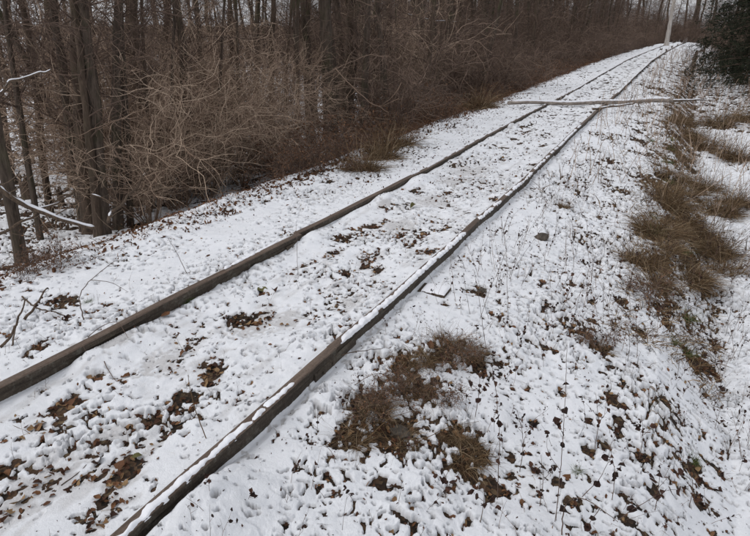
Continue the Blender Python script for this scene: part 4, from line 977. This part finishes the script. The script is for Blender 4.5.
# ------------------------------------------------------------------ deep wood: one mass of instanced undergrowth and poles
def gn_scatter(name, pts, rz, sc, srcs, idx, label):
    me = bpy.data.meshes.new(name); me.from_pydata([tuple(p) for p in pts], [], [])
    for k, v in (('rz', rz), ('sc', sc)):
        a = me.attributes.new(k, 'FLOAT', 'POINT'); a.data.foreach_set('value', np.asarray(v, np.float32))
    a = me.attributes.new('pick', 'INT', 'POINT'); a.data.foreach_set('value', np.asarray(idx, np.int32))
    o = obj(name, me, kind='stuff', label=label)
    ng = bpy.data.node_groups.new(name, 'GeometryNodeTree')
    ng.interface.new_socket('Geometry', in_out='INPUT', socket_type='NodeSocketGeometry'); ng.interface.new_socket('Geometry', in_out='OUTPUT', socket_type='NodeSocketGeometry')
    L = ng.links.new; gi = ng.nodes.new('NodeGroupInput'); go = ng.nodes.new('NodeGroupOutput'); ip = ng.nodes.new('GeometryNodeInstanceOnPoints')
    gj = ng.nodes.new('GeometryNodeGeometryToInstance')
    for s_ in reversed(srcs):
        oi = ng.nodes.new('GeometryNodeObjectInfo'); oi.transform_space = 'ORIGINAL'; oi.inputs['Object'].default_value = s_; oi.inputs['As Instance'].default_value = False
        L(oi.outputs['Geometry'], gj.inputs[0])
    L(gi.outputs[0], ip.inputs['Points']); L(gj.outputs[0], ip.inputs['Instance']); ip.inputs['Pick Instance'].default_value = True
    def at_(nm, ty='FLOAT'):
        n = ng.nodes.new('GeometryNodeInputNamedAttribute'); n.data_type = ty; n.inputs['Name'].default_value = nm; return n.outputs['Attribute']
    cx_ = ng.nodes.new('ShaderNodeCombineXYZ'); L(at_('rz'), cx_.inputs['Z']); L(cx_.outputs[0], ip.inputs['Rotation'])
    L(at_('sc'), ip.inputs['Scale']); L(at_('pick', 'INT'), ip.inputs['Instance Index']); L(ip.outputs[0], go.inputs[0])
    md = o.modifiers.new('scatter', 'NODES'); md.node_group = ng; return o
def first(name, part):
    for o in bpy.data.objects:
        if o.parent and o.parent.name.split('.')[0] == name and o.name.split('.')[0] == part: return o
def src(me):
    for o in bpy.data.objects:
        if o.data == me: return o
srcs = [src(TAN[0][0]), src(TAN[1][0]), src(DARK[0][0]), src(DARK[1][0]), src(DARK[2][0]), src(TREES[0][0]), src(TREES[3][1])]
P_, I_, S_ = [], [], []
while len(P_) < 900:
    y = rng.uniform(4, 150); x = float(xc(min(y, 80))) - rng.uniform(6.5, 60)
    if abs(math.atan2(-x, y) - YAW) > math.radians(50): continue
    dist = math.hypot(x, y)
    azr = YAW - math.atan2(-x, y)
    if dist < (30 if azr < -.22 else 18 if azr < -.08 else 13): continue
    # the wood is thin at the left, thick towards the line
    if azr < -.1 and rng.uniform() < .62: continue
    k = int(rng.choice([0, 1, 2, 3, 4, 5, 6], p=[.05, .05, .24, .24, .22, .12, .08])); s_ = rng.uniform(.8, 1.6)
    P_.append((x, y, float(terrain(np.array([x]), np.array([y]))[0]) - .05)); I_.append(k); S_.append(s_)
for k in range(200):
    y = rng.uniform(112, 150); x = rng.uniform(-20, 50); P_.append((x, y, float(terrain(np.array([x]), np.array([y]))[0]) - .05)); I_.append(int(rng.choice([2, 3, 4, 5, 6]))); S_.append(rng.uniform(1.2, 2.2))
for k in range(430):
    while True:
        y = rng.uniform(30, 140); x = rng.uniform(-60, 0) if y < 110 else rng.uniform(-40, 45)
        azr = YAW - math.atan2(-x, y)
        if azr > -.12 and azr < .7 and (x < float(xc(min(y, 108))) - 6 or y > 116): break
    P_.append((x, y, float(terrain(np.array([x]), np.array([y]))[0]) - .05)); I_.append(int(rng.choice([2, 3, 4, 5, 6], p=[.24, .24, .24, .14, .14]))); S_.append(rng.uniform(1.3, 2.6)*(1 if y < 100 else 1.35))
gn_scatter('deep_wood', P_, rng.uniform(0, 6.28, len(P_)), S_, [s for s in srcs if s], I_, 'tangled mass of bare undergrowth and poles deep in the wood')
# distant tree line beyond the field
g = Geo()
for k in range(5):
    n = 700; az = YAW + np.linspace(-.3, 1.1, n); dist = 330 + k*25 + 20*noise2(az*9, az*0+k, 120)
    x = -np.sin(az)*dist; y = np.cos(az)*dist; hgt = 2.6 + 2.0*noise2(az*25, az*0+k*3.1, 121) + .9*rng.normal(0, 1, n) + k*.3
    z = terrain(x, y); w = rng.uniform(.5, 1.6, n)
    P = np.stack([np.stack([x, y, z], 1), np.stack([x+rng.normal(0, .6, n), y, z+hgt*.5], 1), np.stack([x+rng.normal(0, .6, n), y, z+hgt], 1)], 1)
    v, f = tubes(P, np.stack([w, w*1.5, w*.2], 1), 5); g.add(v, f, np.repeat(rng.uniform(0, 1, n), 15))
obj('far_tree_line', g.mesh('far_tree_line', M_dtwig), kind='stuff', label='distant dark tree line beyond the snowy field')
